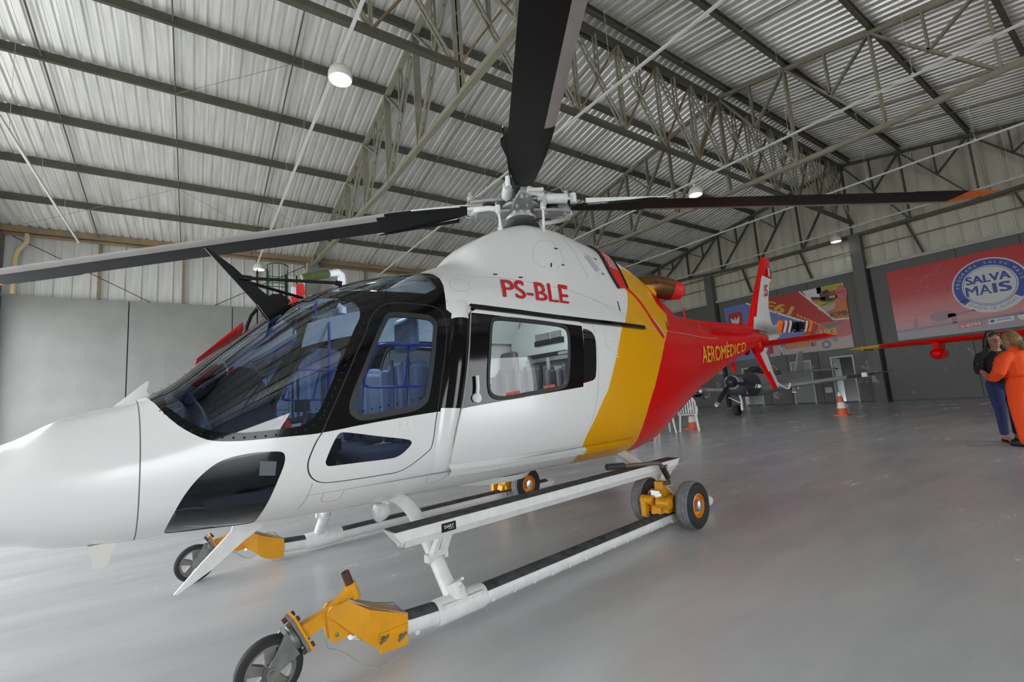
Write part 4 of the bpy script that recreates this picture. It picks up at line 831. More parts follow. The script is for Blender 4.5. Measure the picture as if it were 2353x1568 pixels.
q = MB(TQ, True); q.lathe((11.3, .36, 2.16), (0, 1, 0), [(0, 0), (.05, .01), (.06, .06), (.09, .07), (.09, .10), (.04, .12), (.03, .2), (0, .2)], 14); q.box((11.3, .44, 2.16), (.34, .06, .08)); q.box((11.3, .52, 2.16), (.20, .05, .14)); q.tube([(11.15, .56, 2.10), (11.45, .50, 2.2)], .015, 6); q.tube([(11.18, .42, 2.06), (11.18, .56, 2.05)], .015, 6); q.build('tail_rotor_hub', BLKM, trot)
for sg in (-1, 1):
    q = MB(TQ, True); tl = .06
    for i, (a, b) in enumerate(((.16, .28), (.28, .42), (.42, .52), (.52, .66), (.66, .74), (.74, .96))):
        w0 = .09 if a < .2 else .105; w1 = .105
        V = []
        for r, w in ((a, w0), (b, w1)):
            for o, h in ((1, 0), (.5, .014), (-1, 0), (.5, -.014)): V.append((11.3+sg*r, .43+h+o*w*.25, 2.16+sg*r*tl*1+o*w))
        q.add(V, [(0, 1, 5, 4), (1, 2, 6, 5), (2, 3, 7, 6), (3, 0, 4, 7), (3, 2, 1, 0), (4, 5, 6, 7)], i)
    q.build('tail_rotor_blade', [BLKM, FINW, mat('dark_red_band', (.22, .01, .02), .4), FINW, MATS['dark_red_band'], ORBL], trot, smooth=0)
q = HMB(); q.tube([(11.16, 0, 1.16), (11.32, 0, 1.10), (11.62, 0, 1.02), (11.76, 0, 1.01), (11.80, 0, 1.03), (11.90, 0, 1.10)], .018, 8); q.build('tail_skid', WHITEM, heli)
q = HMB(); q.prism([(9.36, 1.36), (9.46, 1.50), (9.40, 1.52), (9.33, 1.45)], lambda a, b, t: (a, t, b), -.02, .02); q.box((6.6, .05, .60), (.12, .05, .1)); q.build('belly_aerial', RED, heli, smooth=0)
q = HMB(); q.lathe((4.1, 0, .565), (0, 0, -1), [(.42, 0), (.38, .05), (.2, .075), (0, .08)], 24); q.build('belly_fairing', WHITE, heli)
# numbers on the fin
def flat_text(body, fn, m, mi=0, bold=.02, shear=0., sp=1.):
    vs, fs, ar = textmesh(body, bold, shear, sp); P_ = [fn(x, y) for x, y in vs]; m.add([(p[0], p[1]+math.copysign(k*.0006, p[1]), p[2]) for p, k in zip(P_, TK)], [tuple(f) for f in fs], mi); return ar
q = HMB(); flat_text('5', lambda x, y: (11.03+x*.15+y*.10, .062, 2.80+y*.24), q, 0, .03); flat_text('5', lambda x, y: (11.18-x*.15+y*.10, -.062, 2.80+y*.24), q, 0, .03); q.build('fin_number', REDTXT, heli, smooth=0, recalc=False)
q = HMB()
for sg in (1, -1):
    for i in range(3): q.add([(11.36+i*.06+.03*k, .052*sg, z) for k, z in ((0, 3.24), (2, 3.24), (3, 3.42), (1, 3.42))], [(0, 1, 2, 3)], i)
q.build('state_flag', [REDTXT, FINW, mat('flag_blue', (.03, .06, .35), .4)], heli, smooth=0, recalc=False)
# ---------------------------------------------------------------- skids, cross tubes, steps
for s in (1, -1):
    sk_ = HMB(); sk_.tube([(2.50, 1.04*s, .175), (2.62, 1.04*s, .13), (2.78, 1.04*s, .098), (2.95, 1.04*s, .087), (3.2, 1.04*s, .085), (5.9, 1.04*s, .085), (5.97, 1.04*s, .085), (6.01, 1.04*s, .085)], [.05, .055, .055, .055, .055, .055, .045, .02], 18)
    o = sk_.build('skid_tube', WHITEM, heli)
    for pts in ([(2.70, .113), (2.78, .099), (2.93, .088)], [(3.24, .085), (4.0, .085), (5.0, .085), (5.86, .085)]):
        q = HMB(); G = []
        for u, z in pts: G.append([(u, 1.04*s+.0575*math.sin(a), z+.0575*math.cos(a)) for a in np.linspace(-1.05, 1.05, 9)])
        q.grid(G); q.build('grip_strip', GRIP, o, recalc=False)
    q = HMB(); G = []   # wear plate edge with bolts
    for u in np.arange(2.8, 5.9, .16):
        q.lathe((u, (1.04+.053)*s, .062), (0, s, -.2), [(.012, -.004), (.012, .006), (0, .008)], 8)
    q.build('skid_bolt', WHITEM, o, kind='stuff')
    for u in (3.06, 5.40):
        q = HMB(); q.tube([(u-.13, 1.04*s, .086), (u-.115, 1.04*s, .086), (u+.17, 1.04*s, .086), (u+.185, 1.04*s, .086)], [.06, .066, .066, .06], 18)
        q.tube([(u+.02, 1.04*s, .11), (u+.015, 1.035*s, .15), (u+.004, 1.02*s, .20)], [.075, .054, .046], 14, ell=[1, 1, 1])
        q.box((u+.02, (1.04+.05)*s, .125), (.26, .03, .02)); o2 = q.build('skid_saddle', WHITEM, heli)
        q = HMB()
        for i in range(5): q.lathe((u-.10+i*.06, (1.04+.06)*s, .122), (0, s, .6), [(.010, 0), (.009, .012), (0, .014)], 6); 
        for i in range(4): q.lathe((u+.005+.02*(i % 2), 1.083*s, .16+.022*i), (0, s, .2), [(.009, 0), (.008, .010), (0, .012)], 6)
        q.build('saddle_bolt', WHITEM, o2, kind='stuff')
for u, nm in ((3.05, 'front'), (5.42, 'rear')):
    du = 0 if nm == 'front' else .0
    half = [(0, .60), (.30, .60), (.48, .585), (.62, .54), (.74, .455), (.84, .35), (.93, .25), (1.03, .14)] if nm == 'front' else [(0, .62), (.30, .61), (.46, .58), (.60, .52), (.74, .43), (.85, .33), (.94, .24), (1.03, .14)]
    pts = [(u, -v, z) for v, z in half[::-1]]+[(u, v, z) for v, z in half[1:]]
    q = HMB(); q.tube(pts, .043, 16, up=(1, 0, 0)); q.build('cross_tube', WHITEM, heli)
    for s in (1, -1):
        q = HMB(); q.lathe((u, .885*s, .305), (0, s*.67, -.74), [(.045, -.018), (.053, -.018), (.053, .018), (.045, .018)], 14); q.box((u+.055, .89*s, .315), (.03, .03, .04)); q.box((u-.055, .89*s, .315), (.03, .03, .04)); q.beam((u+.035, .90*s, .32), (u+.03, .99*s, .455), .03, .03); q.beam((u-.035, .90*s, .32), (u-.03, .99*s, .455), .03, .03)
        q.build('step_clamp', WHITEM, heli)
for s in (1, -1):
    q = HMB(); sec = [(.0, .0), (.005, -.045), (.03, -.09), (.05, -.095), (.10, -.09), (.125, -.05), (.125, 0)]
    us = [2.70, 2.76, 5.40, 5.46]; G = []
    for i, u in enumerate(us): G.append([(u+(-.02*b_/.09*0+(.07 if i == 0 else -.09 if i == 3 else 0)*(-b_/.09)), (.955+a)*s, .545+b_) for a, b_ in sec+[sec[0]]])
    q.grid(G); q.add(G[0][:-1], [tuple(range(7))]); q.add(G[-1][:-1], [tuple(range(7))]); o = q.build('boarding_step', WHITEM, heli, smooth=25)
    q = HMB(); q.box((4.08, 1.018*s, .5465), (2.74, .118, .006)); q.build('grip_strip', GRIP, o, smooth=0)
    for u in (3.02, 5.22):
        k = 1 if u < 4 else .45
        q = HMB(); q.box((u, 1.081*s, .508), (.09*k, .004, .035*k+.01)); flat_text('DART', lambda x, y: ((u-.03*k*s+x*.06*k*s)if True else 0, 1.0835*s, .502+y*.016*k+.002), q, 1, .01)
        if k == 1: q.add([(u-.038*s, 1.0835*s, .519), (u-.024*s, 1.0835*s, .519), (u-.024*s, 1.0835*s, .509)], [(0, 1, 2)], 2); flat_text('AEROSPACE', lambda x, y: (u-.005*s+x*.035*s, 1.0835*s, .495+y*.005), q, 1, .0)
        q.build('maker_label', [BLKM, WHITEM, REDTXT], o, smooth=0, recalc=False)
q = HMB()   # landing light
q.lathe((3.0, .30, .49), (-1, .12, -.05), [(.0, -.06), (.04, -.05), (.055, -.02), (.058, .0), (.063, .02), (.06, .03)], 22); q.box((3.03, .29, .575), (.05, .05, .09)); o = q.build('landing_light', WHITEM, heli)
q = HMB(); q.lathe((3.0, .30, .49), (-1, .12, -.05), [(.058, .028), (.04, .034), (0, .038)], 22); q.build('light_lens', mat('lens_pale', (.5, .52, .52), .15, noise=.3, nscale=60), o)

# ================================================================ ground handling wheels
def rootat(nm, u, v, label, cat, group=None, z=0.):
    t = empty(nm, h2w(u, v, z), PSI); tag(t, label, cat, group); return t, (lambda p: Vector((p[0]-u, -(p[1]-v), p[2]-z)))
def wheel(m_, c, R, w, prof='cast'): pass
WORN = mat('caster_rim', (.22, .215, .20), .6, metal=.5, noise=.4, nscale=20)
def front_dolly(s, label):
    t, X = rootat('front_skid_dolly', 2.16, .93*s, label, 'ground wheel', 'ground handling wheels under the skids')
    V = 1.03*s; q = MB(X, True)
    side = [(2.375, .275), (2.40, .303), (2.47, .305), (2.56, .245), (2.75, .165), (2.745, .03), (2.66, .035), (2.60, .06), (2.55, .105), (2.48, .158), (2.42, .15), (2.395, .155)]
    for v in (.064, -.064):   # cheek plates, the forward halves pinched together
        n = len(side); q.prism(side[:], lambda a, b, tt: (a, V+(v*(1 if a > 2.52 else .45))+tt, b), -.006, .006)
    q.prism([(2.47, .30), (2.56, .24), (2.75, .16), (2.752, .168), (2.57, .252), (2.475, .312)], lambda a, b, tt: (a, V+tt*(1 if a > 2.52 else .5), b), -.066, .066, 1)
    q.box((2.67, V+.0715*s, .085), (.14, .008, .085)); q.box((2.47, V+.036*s, .255), (.06, .006, .06))
    q.build('skid_clamp', [YGEAR, PALEWORN], t, smooth=0)
    q = MB(X, True)
    for u, z, r in ((2.42, .265, .012), (2.465, .205, .016), (2.42, .18, .009)): q.lathe((u, V+.030*s, z), (0, s, 0), [(r, 0), (r, .008), (0, .01)], 12)
    for u, z in ((2.615, .105), (2.705, .085)): q.lathe((u, V+.07*s, z), (0, s, 0), [(.011, 0), (.008, .03), (0, .031)], 8); q.beam((u-.022, V+.095*s, z-.012), (u+.022, V+.095*s, z+.012), .009, .008)
    q.build('clamp_bolt', STEEL, t)
    q = MB(X, True); q.prism([(2.275, .262), (2.30, .205), (2.42, .25), (2.52, .33), (2.50, .355), (2.40, .292)], lambda a, b, tt: (a, V+tt, b), -.022, .022); q.tube([(2.52, V, .295), (2.495, V, .365)], .027, 14); q.build('lever_arm', YGEAR, t, smooth=30)
    q = MB(X, True); q.tube([(2.496, V, .36), (2.475, V, .42)], .019, 14); q.tube([(2.4755, V, .4185), (2.4748, V, .4208)], .010, 10, mi=1); q.build('lever_socket', [RUST, GAP], t)
    q = MB(X, True); a = Vector((2.275, V, .30)); d = Vector((.075, 0, -.155)).normalized(); n_ = Vector((d.z, 0, -d.x)); 
    R_ = Matrix((( -n_.x*-1, 0, d.x), (0, 1, 0), (n_.z, 0, d.z)))
    ctr = Vector((2.272, V-.0*s, .235)); q.beam(ctr-d*.085, ctr+d*.085, .10, .010, 0, up=(0, 1, 0)) if False else None
    q.prism([(0, -.085), (.010, -.085), (.010, .085), (0, .085)], lambda a_, b_, tt: tuple(ctr+Vector((d.x*b_-d.z*a_*1, 0, d.z*b_+d.x*a_*1))+Vector((0, tt, 0))), -.05, .05)
    q.build('caster_plate', YGEAR, t, smooth=0)
    q = MB(X, True); q.prism([(-.014, -.08), (-.001, -.08), (-.001, .08), (-.014, .08)], lambda a_, b_, tt: tuple(ctr+Vector((d.x*b_-d.z*a_, 0, d.z*b_+d.x*a_))+Vector((0, tt, 0))), -.05, .05)
    for b_ in (-.068, .068):
        for tt in (-.035, .035): c_ = ctr+Vector((d.x*b_, tt, d.z*b_)); q.lathe(tuple(c_), (-d.z, 0, d.x), [(.012, -.030), (.012, -.014), (.012, .008), (.011, .022), (0, .024)], 6, 1)
    WC = Vector((2.155, V-.085*s*0-.10*s*0, .13)); WV = V-.08*s
    WV = V
    q.lathe(tuple(ctr+Vector((d.z*.03, 0, -d.x*.03))), (-d.z, 0, d.x), [(.05, -.012), (.055, 0), (.05, .012)], 20)
    q.build('swivel_bearing', [STEEL, RUST], t)
    q = MB(X, True); f0 = ctr+Vector((d.z*.04, 0, -d.x*.04))
    for e in (.036, -.036):
        A = f0+Vector((d.x*-.055, e, d.z*-.055)); B = f0+Vector((d.x*.06, e, d.z*.06)); C1 = Vector((2.155+.02, WV+e, .115)); C2 = Vector((2.155-.025, WV+e, .135))
        poly = [(A.x, A.z), (B.x, B.z), (2.185, .125), (2.175, .105), (2.155, .10), (2.135, .11), (2.132, .135)]
        q.prism(poly, lambda a_, b_, tt: (a_, WV+e+tt, b_), -.004, .004)
    A = f0+Vector((d.x*-.055, 0, d.z*-.055)); B = f0+Vector((d.x*.06, 0, d.z*.06)); q.beam(A, B, .08, .012, 0, up=(0, 1, 0)) if False else q.prism([(A.x, A.z), (B.x, B.z), (B.x-.012, B.z-.008), (A.x-.012, A.z-.008)], lambda a_, b_, tt: (a_, WV+tt, b_), -.038, .038)
    q.lathe((2.155, WV+.036*s, .13), (0, s, 0), [(.022, 0), (.022, .008), (.012, .009), (.012, .018), (0, .018)], 6)
    q.build('caster_fork', STEEL, t, smooth=30)
    q = MB(X, True); q.lathe((2.155, WV, .13), (0, 1, 0), [(.098, -.024), (.118, -.024), (.128, -.016), (.13, -.006), (.13, .006), (.128, .016), (.118, .024), (.098, .024)], 36); q.build('caster_tyre', TYRE, t)
    q = MB(X, True); q.lathe((2.155, WV, .13), (0, 1, 0), [(.099, -.022), (.088, -.022), (.085, -.010), (.085, .010), (.088, .022), (.099, .022)], 36); q.lathe((2.155, WV, .13), (0, 1, 0), [(.0, -.026), (.03, -.026), (.03, .026), (0, .026)], 18)
    for k in range(5):
        a_ = 2*PI*k/5+.3; c_, s_ = math.cos(a_), math.sin(a_); P_ = [(.028, -.016), (.088, -.022), (.088, .022), (.028, .016)]
        q.prism(P_, lambda r, o, tt: (2.155+r*c_-o*s_, WV+tt, .13+r*s_+o*c_), -.014, .014)
    q.build('caster_rim', WORN, t, smooth=30)
    q = MB(X, True); q.tube([(2.36, V+.05*s, .20), (2.37, V+.06*s, .15), (2.41, V+.065*s, .13), (2.45, V+.09*s, .10), (2.50, V+.13*s, .05), (2.56, V+.16*s, .03), (2.62, V+.18*s, .05)], .0018, 5); q.tube([(2.62, V-.02*s, .235), (2.70, V+.02*s, .22), (2.745, V+.06*s, .16), (2.735, V+.065*s, .09)], .0018, 5); q.build('safety_wire', STEEL, t)
    return t
front_dolly(1, 'yellow skid clamp with a rusty lever socket and caster wheel, on the near skid tip')
front_dolly(-1, 'yellow skid clamp with caster wheel on the far skid tip, behind the white blade')
def rear_dolly(s, label, handle=True):
    t, X = rootat('rear_skid_dolly', 5.29, 1.02*s, label, 'ground wheel', 'ground handling wheels under the skids')
    for dv, nm in ((.215, 'outer'), (-.215, 'inner')):
        c = (5.305, 1.02*s+dv*s, .192); R = .192; q = MB(X, True)
        pr = [(.098, -.058), (.13, -.070), (.165, -.064), (.183, -.05), (.190, -.034), (.186, -.031), (.191, -.028), (.192, -.004), (.187, 0), (.192, .004), (.191, .028), (.186, .031), (.190, .034), (.183, .05), (.165, .064), (.13, .070), (.098, .058)]
        q.lathe(c, (0, 1, 0), pr, 40, 0, [0, 0, 0, 1, 1, 1, 1, 1, 1, 1, 1, 1, 1, 0, 0, 0]); w = q.build('tyre', [TYRE, TREAD], t)
        q = MB(X, True); q.lathe(c, (0, 1, 0), [(.098, -.055), (.085, -.06), (.075, -.035), (.05, -.03), (.05, .03), (.075, .035), (.085, .06), (.098, .055)], 30); q.build('wheel_rim', ORANGE, t)
        q = MB(X, True); q.lathe((c[0], c[1]+.03*s, c[2]), (0, s, 0), [(.05, 0), (.045, .035), (.038, .04), (0, .042)], 20); q.lathe((c[0], c[1]-.03*s, c[2]), (0, -s, 0), [(.05, 0), (.045, .035), (0, .04)], 20); q.build('hub_cap', ALU, t)
    q = MB(X, True); V = 1.02*s
    q.tube([(5.305, V-.15, .192), (5.305, V+.15, .192)], .03, 14); q.box((5.20, V, .19), (.16, .19, .10)); q.prism([(5.08, .13), (5.30, .13), (5.33, .25), (5.22, .33), (5.14, .31)], lambda a, b, tt: (a, V+tt, b), -.045, .045)
    q.tube([(5.10, V-.13, .24), (5.10, V-.02, .24)], .04, 14); q.tube([(5.10, V+.02, .23), (5.10, V+.14, .23)], .042, 14); q.box((5.085, V+.10*0-.10, .185), (.05, .05, .16)); q.box((5.20, V+.09*s, .225), (.20, .05, .09)); q.box((5.20, V-.11*s, .20), (.22, .03, .10)); q.box((5.20, V, .345), (.07, .08, .08))
    o = q.build('jack_frame', YGEAR, t, smooth=30); bv(o, .006, 2)
    q = MB(X, True); q.box((5.115, V, .29), (.012, .085, .06)); 
    for z in (.21, .30): q.lathe((5.09, V+.07*s, z), (-1, 0, 0), [(.012, 0), (.012, .02), (0, .02)], 8)
    q.box((5.11, V-.09*s, .10), (.03, .02, .05)); q.build('jack_plate', ALU, t, smooth=0)
    if handle:
        q = MB(X, True); q.tube([(5.20, V, .36), (5.19, V+.09, .38), (5.14, V+.11, .45), (5.08, V+.11, .53), (5.04, V+.11, .56), (4.97, V+.11, .57), (4.54, V+.11, .61)], [.017, .017, .019, .018, .017, .016, .016], 12); q.build('jack_handle', mat('handle_bronze', (.17, .14, .11), .45, metal=.5), t)
        q = MB(X, True); q.tube([(4.56, V+.11, .608), (4.555, V+.11, .609), (4.36, V+.11, .628), (4.355, V+.11, .629)], [.018, .024, .024, .018], 12); q.build('handle_grip', RUB, t)
        q = MB(X, True); q.tube([(5.155, V+.107, .43), (5.085, V+.11, .525)], .024, 12); q.build('handle_grip', RUB, t)
    return t
rear_dolly(1, 'pair of grey tyred wheels with a yellow jack and handle, on the near skid tail')
rear_dolly(-1, 'pair of wheels with orange rims on the far skid tail, seen below the belly', False)

# ================================================================ red covers on the helicopter
def cover(nm, label, u, v, z): return rootat(nm, u, v, label, 'cover', None, z)
t, X = cover('intake_cover', 'red intake cover band with white lettering on the engine cowling', 5.65, .5, 2.4)
G = []; A = chaikin([(5.60, .97), (5.588, .90), (5.578, .872), (5.545, .845), (5.528, .815), (5.560, .786)], 2, False); B = chaikin([(5.86, .97), (5.85, .91), (5.835, .885), (5.80, .84), (5.765, .80), (5.755, .79)], 2, False)
for a, b in zip(A, B): P, n = FP([a*(1-k)+b*k for k in np.linspace(0, 1, 7)], np.array([.002, .018, .02, .02, .02, .018, .002])); G.append([tuple(p) for p in P])
q = MB(X, True); q.grid(G); o = q.build('cover_band', REDC, t, recalc=False)
q = MB(X, True); 
for k, tx in enumerate(('REMOVE', 'BEFORE', 'FLIGHT')): surf_text(tx, [(5.64+.045*k, .872-.002*k), (5.60+.045*k, .872-.002*k), (5.61+.05*k, .828-.002*k), (5.57+.05*k, .828-.002*k)], q, 1, .024, .02, 1)
q.build('cover_lettering', WHITEM, t, recalc=False)
q = MB(X, True); ribbon(A, .02, .022, q); ribbon(B, .012, .022, q); q.build('cover_edging', GAP, t)
t, X = cover('red_streamer', 'long red streamer hanging from the intake cover across the yellow band', 5.9, .6, 2.2)
q = MB(X, True); pth = chaikin([(5.70, .795), (5.80, .785), (5.874, .774), (5.93, .755), (5.959, .735), (5.97, .715)], 2, False); ribbon(pth, .03, .012, q); ribbon(chaikin([(5.97, .717), (6.0, .69), (6.072, .651)], 2, False), .055, .016, q); q.build('streamer_band', REDC, t)
q = MB(X, True); surf_text('REMOVE BEFORE FLIGHT', [(6.0, .715), (5.955, .712), (6.09, .655), (6.05, .651)], q, 1, .021, .01, 1); q.build('streamer_lettering', WHITEM, t, recalc=False)
t, X = cover('exhaust_plug', 'red plug in the near exhaust mouth with a thin red ribbon', 7.2, .44, 2.4)
q = MB(X, True); q.tube([(6.88, .37, 2.41), (6.94, .42, 2.385), (7.01, .48, 2.365), (7.04, .51, 2.355)], [.127, .125, .10, .03], 18); q.build('plug_body', REDC, t)
q = MB(X, True); q.tube([(6.96, .47, 2.27), (7.0, .48, 2.14), (7.05, .46, 2.0)], .004, 5); q.beam((7.02, .48, 2.15), (7.06, .46, 2.03), .02, .004); q.beam((7.40, .47, 2.02), (7.44, .45, 1.86), .022, .004); q.build('plug_ribbon', REDC, t, smooth=0)
t, X = cover('pitot_cover', 'olive canvas sleeve over the white pitot tube above the cockpit roof', 2.95, -.5, 2.25)
q = MB(X, True); q.tube([(2.985, -.5, 2.318), (2.97, -.5, 2.312), (2.80, -.5, 2.258), (2.775, -.5, 2.25), (2.77, -.5, 2.248)], [.030, .036, .034, .030, .01], 12); q.build('canvas_sleeve', OLIVE, t); q = MB(X, True); q.tube([(2.78, -.5, 2.25), (2.765, -.5, 2.27), (2.79, -.5, 2.20)], .004, 5); q.build('sleeve_cord', WHITEM, t)
t, X = cover('hanging_red_cover', 'red and white tag hanging below the olive sleeve behind the cutter struts', 2.70, -.45, 2.1)
q = MB(X, True); q.prism([(2.665, 2.06), (2.715, 2.18), (2.765, 2.19), (2.775, 2.10), (2.735, 2.07), (2.71, 2.0)], lambda a, b, tt: (a, -.45+tt, b), -.01, .01); q.box((2.69, -.437, 2.11), (.03, .012, .08), 1); q.build('tag_cloth', [REDC, WHITEM], t, smooth=0)
q = MB(X, True); q.tube([(2.72, -.45, 2.02), (2.60, -.30, 1.98), (2.50, -.14, 1.97)], [.02, .022, .012], 6); q.tube([(2.51, -.12, 1.99), (2.505, -.118, 2.02)], [.014, .018], 8); q.build('tag_ribbon', REDC, t)
t, X = cover('windscreen_streamer', 'flat red streamer lying along the far side of the windscreen post', 2.2, -.25, 1.7)
G = []
for u, tt in ((2.06, .875), (2.12, .872), (2.20, .87), (2.26, .868), (2.33, .868)):
    P, n = FP([(u, tt+k) for k in (.0, .03, .05)], .03); w = (u-2.04)*2.2; G.append([(p[0]-.02*(k == 2)*w, -p[1]*(1 if k else 1), p[2]+.055*w*(k == 2)+.02*w*(k == 1)) for k, p in enumerate(P)])
q = MB(X, True); q.grid(G); o = q.build('streamer_cloth', REDC, t, recalc=False); o.modifiers.new('s', 'SOLIDIFY').thickness = .006
# ================================================================ POSTERS
PX = X1-.03
def poster(nm, yl, yr_, z0, z1, label, base):
    t = empty(nm, (PX, (yl+yr_)/2, z0)); tag(t, label, 'poster'); cy = (yl+yr_)/2
    m_ = MB(); m_.box((0, 0, (z1-z0)/2), (.05, yl-yr_, z1-z0)); m_.build('poster_board', base, t, smooth=0)
    def fn(layer): return lambda y, z: (-.027-.0025*layer, y-cy, z-z0)
    return t, fn
def flatpoly(m_, P, f, mi=0):
    P = [Vector((a, b, 0)) for a, b in P]; tri = geometry.tessellate_polygon([P]); m_.add([f(p.x, p.y) for p in P], [tuple(x) for x in tri], mi)
def circ(c, ra, rb, a0=0, a1=2*PI, n=64): return [(c[0]-ra*math.cos(a0+(a1-a0)*i/n), c[1]+rb*math.sin(a0+(a1-a0)*i/n)) for i in range(n+(a1-a0 < 6.2))]
def ring(m_, c, r0_, r1_, f, mi=0, a0=0, a1=2*PI, n=72):
    A, B = [[(c[0]-r*math.cos(a0+(a1-a0)*i/n), c[1]+r*math.sin(a0+(a1-a0)*i/n)) for i in range(n+1)] for r in (r0_, r1_)]
    m_.add([f(*p) for p in A]+[f(*p) for p in B], [(i, i+1, n+2+i, n+1+i) for i in range(n)], mi)
def ptext(m_, body, y, z, h, f, mi=0, w=None, bold=.0, ang=0., shear=0.):
    vs, fs, ar = textmesh(body, bold, shear); w = w or h*ar; ca, sa = math.cos(ang), math.sin(ang)
    Q = [f(y-(a*w*ca-b*h*sa), z+a*w*sa+b*h*ca) for a, b in vs]; m_.add([(q[0]-.0008*k, q[1], q[2]) for q, k in zip(Q, TK)], [tuple(k) for k in fs], mi)
def print_mat(nm, c, r=.45): return mat(nm, c, r)
gm = bpy.data.materials.new('red_fade_print'); gm.use_nodes = True; nt = gm.node_tree; b = nt.nodes['Principled BSDF']; b.inputs['Roughness'].default_value = .4
tc = nt.nodes.new('ShaderNodeTexCoord'); sp = nt.nodes.new('ShaderNodeSeparateXYZ'); rp = nt.nodes.new('ShaderNodeValToRGB'); mr = nt.nodes.new('ShaderNodeMapRange'); mr.inputs[2].default_value = 2.93
nt.links.new(tc.outputs['Object'], sp.inputs[0]); nt.links.new(sp.outputs[2], mr.inputs[0]); nt.links.new(mr.outputs[0], rp.inputs[0]); nt.links.new(rp.outputs[0], b.inputs['Base Color'])
e = rp.color_ramp.elements; e[0].position = 0; e[0].color = (.30, .27, .31, 1); e[1].position = 1; e[1].color = (.46, .005, .004, 1)
for p, c in ((.14, (.33, .26, .29)), (.22, (.55, .22, .22)), (.45, (.52, .13, .13)), (.62, (.47, .02, .025))): x = e.new(p); x.color = (*c, 1)
t, PF = poster('programme_poster', 6.5, -.45, 2.5, 5.43, 'large red poster with a round blue and white logo on the far wall', gm)
PW, PB = print_mat('print_white', (.60, .60, .60)), print_mat('print_blue', (.02, .05, .30)); PP = print_mat('print_pale_red', (.55, .16, .15)); PD = print_mat('print_dusk', (.31, .20, .24)); PR = print_mat('print_line_red', (.55, .10, .10))
C_ = (3.57, 4.15); m = MB(); f = PF(1); flatpoly(m, circ(C_, 1.02, 1.02), f, 0); f = PF(2); ring(m, C_, .74, .97, f, 1); ring(m, C_, .69, .705, f, 1)
flatpoly(m, [(C_[0]+.99*math.cos(a), C_[1]+.99*math.sin(a)) for a in np.linspace(PI*1.22, PI*1.78, 20)]+[(C_[0]+.76*math.cos(a), C_[1]+.76*math.sin(a)) for a in np.linspace(PI*1.78, PI*1.22, 20)], PF(3), 0)
for tx, a0, a1, rr_, mi, fl in (('PROGRAMA SALVA MAIS', 175, 5, .80, 0, 1), ('GOVERNO DE ALAGOAS', 226, 314, .92, 2, -1)):
    n = len(tx)
    for i, ch in enumerate(tx):
        if ch == ' ': continue
        a = math.radians(a0+(a1-a0)*i/(n-1)); c, s = math.cos(a), math.sin(a); vs, fs, ar = textmesh(ch); h = .10; w = min(h*ar, .085)
        ux, uz = (s, -c) if fl > 0 else (-s, c); ox, oz = (c, s) if fl > 0 else (-c, -s)
        m.add([PF(4)(C_[0]-(c*rr_+ux*(p-.5)*w+ox*q*h), C_[1]+(s*rr_+uz*(p-.5)*w+oz*q*h)) for p, q in vs], [tuple(k) for k in fs], mi)
ptext(m, 'SALVA', 4.17, 4.27, .30, PF(3), 1, 1.18, .035); ptext(m, 'M', 4.22, 3.83, .36, PF(3), 1, .34, .02); ptext(m, 'A', 3.86, 3.83, .36, PF(3), 1, .33, .02); ptext(m, 'I', 3.50, 3.83, .36, PF(3), 1, .11, .0); ptext(m, 'S', 3.34, 3.83, .36, PF(3), 1, .32, .035)
flatpoly(m, [(3.88+.055*math.sin(a)**3*1., 3.93+.05*(math.cos(a)-.4*math.cos(2*a))) for a in np.linspace(0, 2*PI, 20)[:-1]], PF(4), 0)
flatpoly(m, [(3.62, 3.84), (3.56, 3.84), (3.56, 3.90), (3.50, 3.90), (3.50, 3.96), (3.56, 3.96), (3.56, 4.02), (3.62, 4.02), (3.62, 3.96), (3.68, 3.96), (3.68, 3.90), (3.62, 3.90)], PF(4), 0)
m.build('round_logo', [PW, PB, print_mat('print_grey', (.25, .25, .27))], t, smooth=0, recalc=False)
m = MB(); flatpoly(m, [(3.80, 2.70), (3.14, 2.74), (3.12, 2.94), (3.78, 2.90)], PF(1), 0); ptext(m, 'ALAGOAS', 3.56, 2.79, .07, PF(2), 1, .36, .02, .05); flatpoly(m, circ((3.68, 2.81), .06, .05, n=14), PF(2), 1)
flatpoly(m, [(4.62, 2.66), (3.96, 2.70), (3.95, 2.88), (4.60, 2.84)], PF(1), 2); ptext(m, '193', 4.24, 2.73, .10, PF(2), 0, .24, .03, .05); flatpoly(m, [(4.55, 2.80), (4.50, 2.77), (4.45, 2.80), (4.47, 2.72), (4.50, 2.70), (4.53, 2.72)], PF(2), 0)
for k in range(3): flatpoly(m, [(4.40, 2.725+k*.035), (4.27, 2.73+k*.035), (4.27, 2.75+k*.035), (4.40, 2.745+k*.035)], PF(2), 0)
flatpoly(m, circ((2.92, 2.84), .12, .12, n=20), PF(1), 0); m.build('sponsor_badge', [PW, PB, PP], t, smooth=0, recalc=False)
def art(m_, P, w, f, mi):
    for (a, b), (c, d) in zip(P[:-1], P[1:]):
        L = math.hypot(c-a, d-b) or 1; nx, ny = -(d-b)/L*w/2, (c-a)/L*w/2; m_.add([f(a+nx, b+ny), f(c+nx, d+ny), f(c-nx, d-ny), f(a-nx, b-ny)], [(0, 1, 2, 3)], mi)
m = MB()   # line drawing of a helicopter, and a dusky one below it
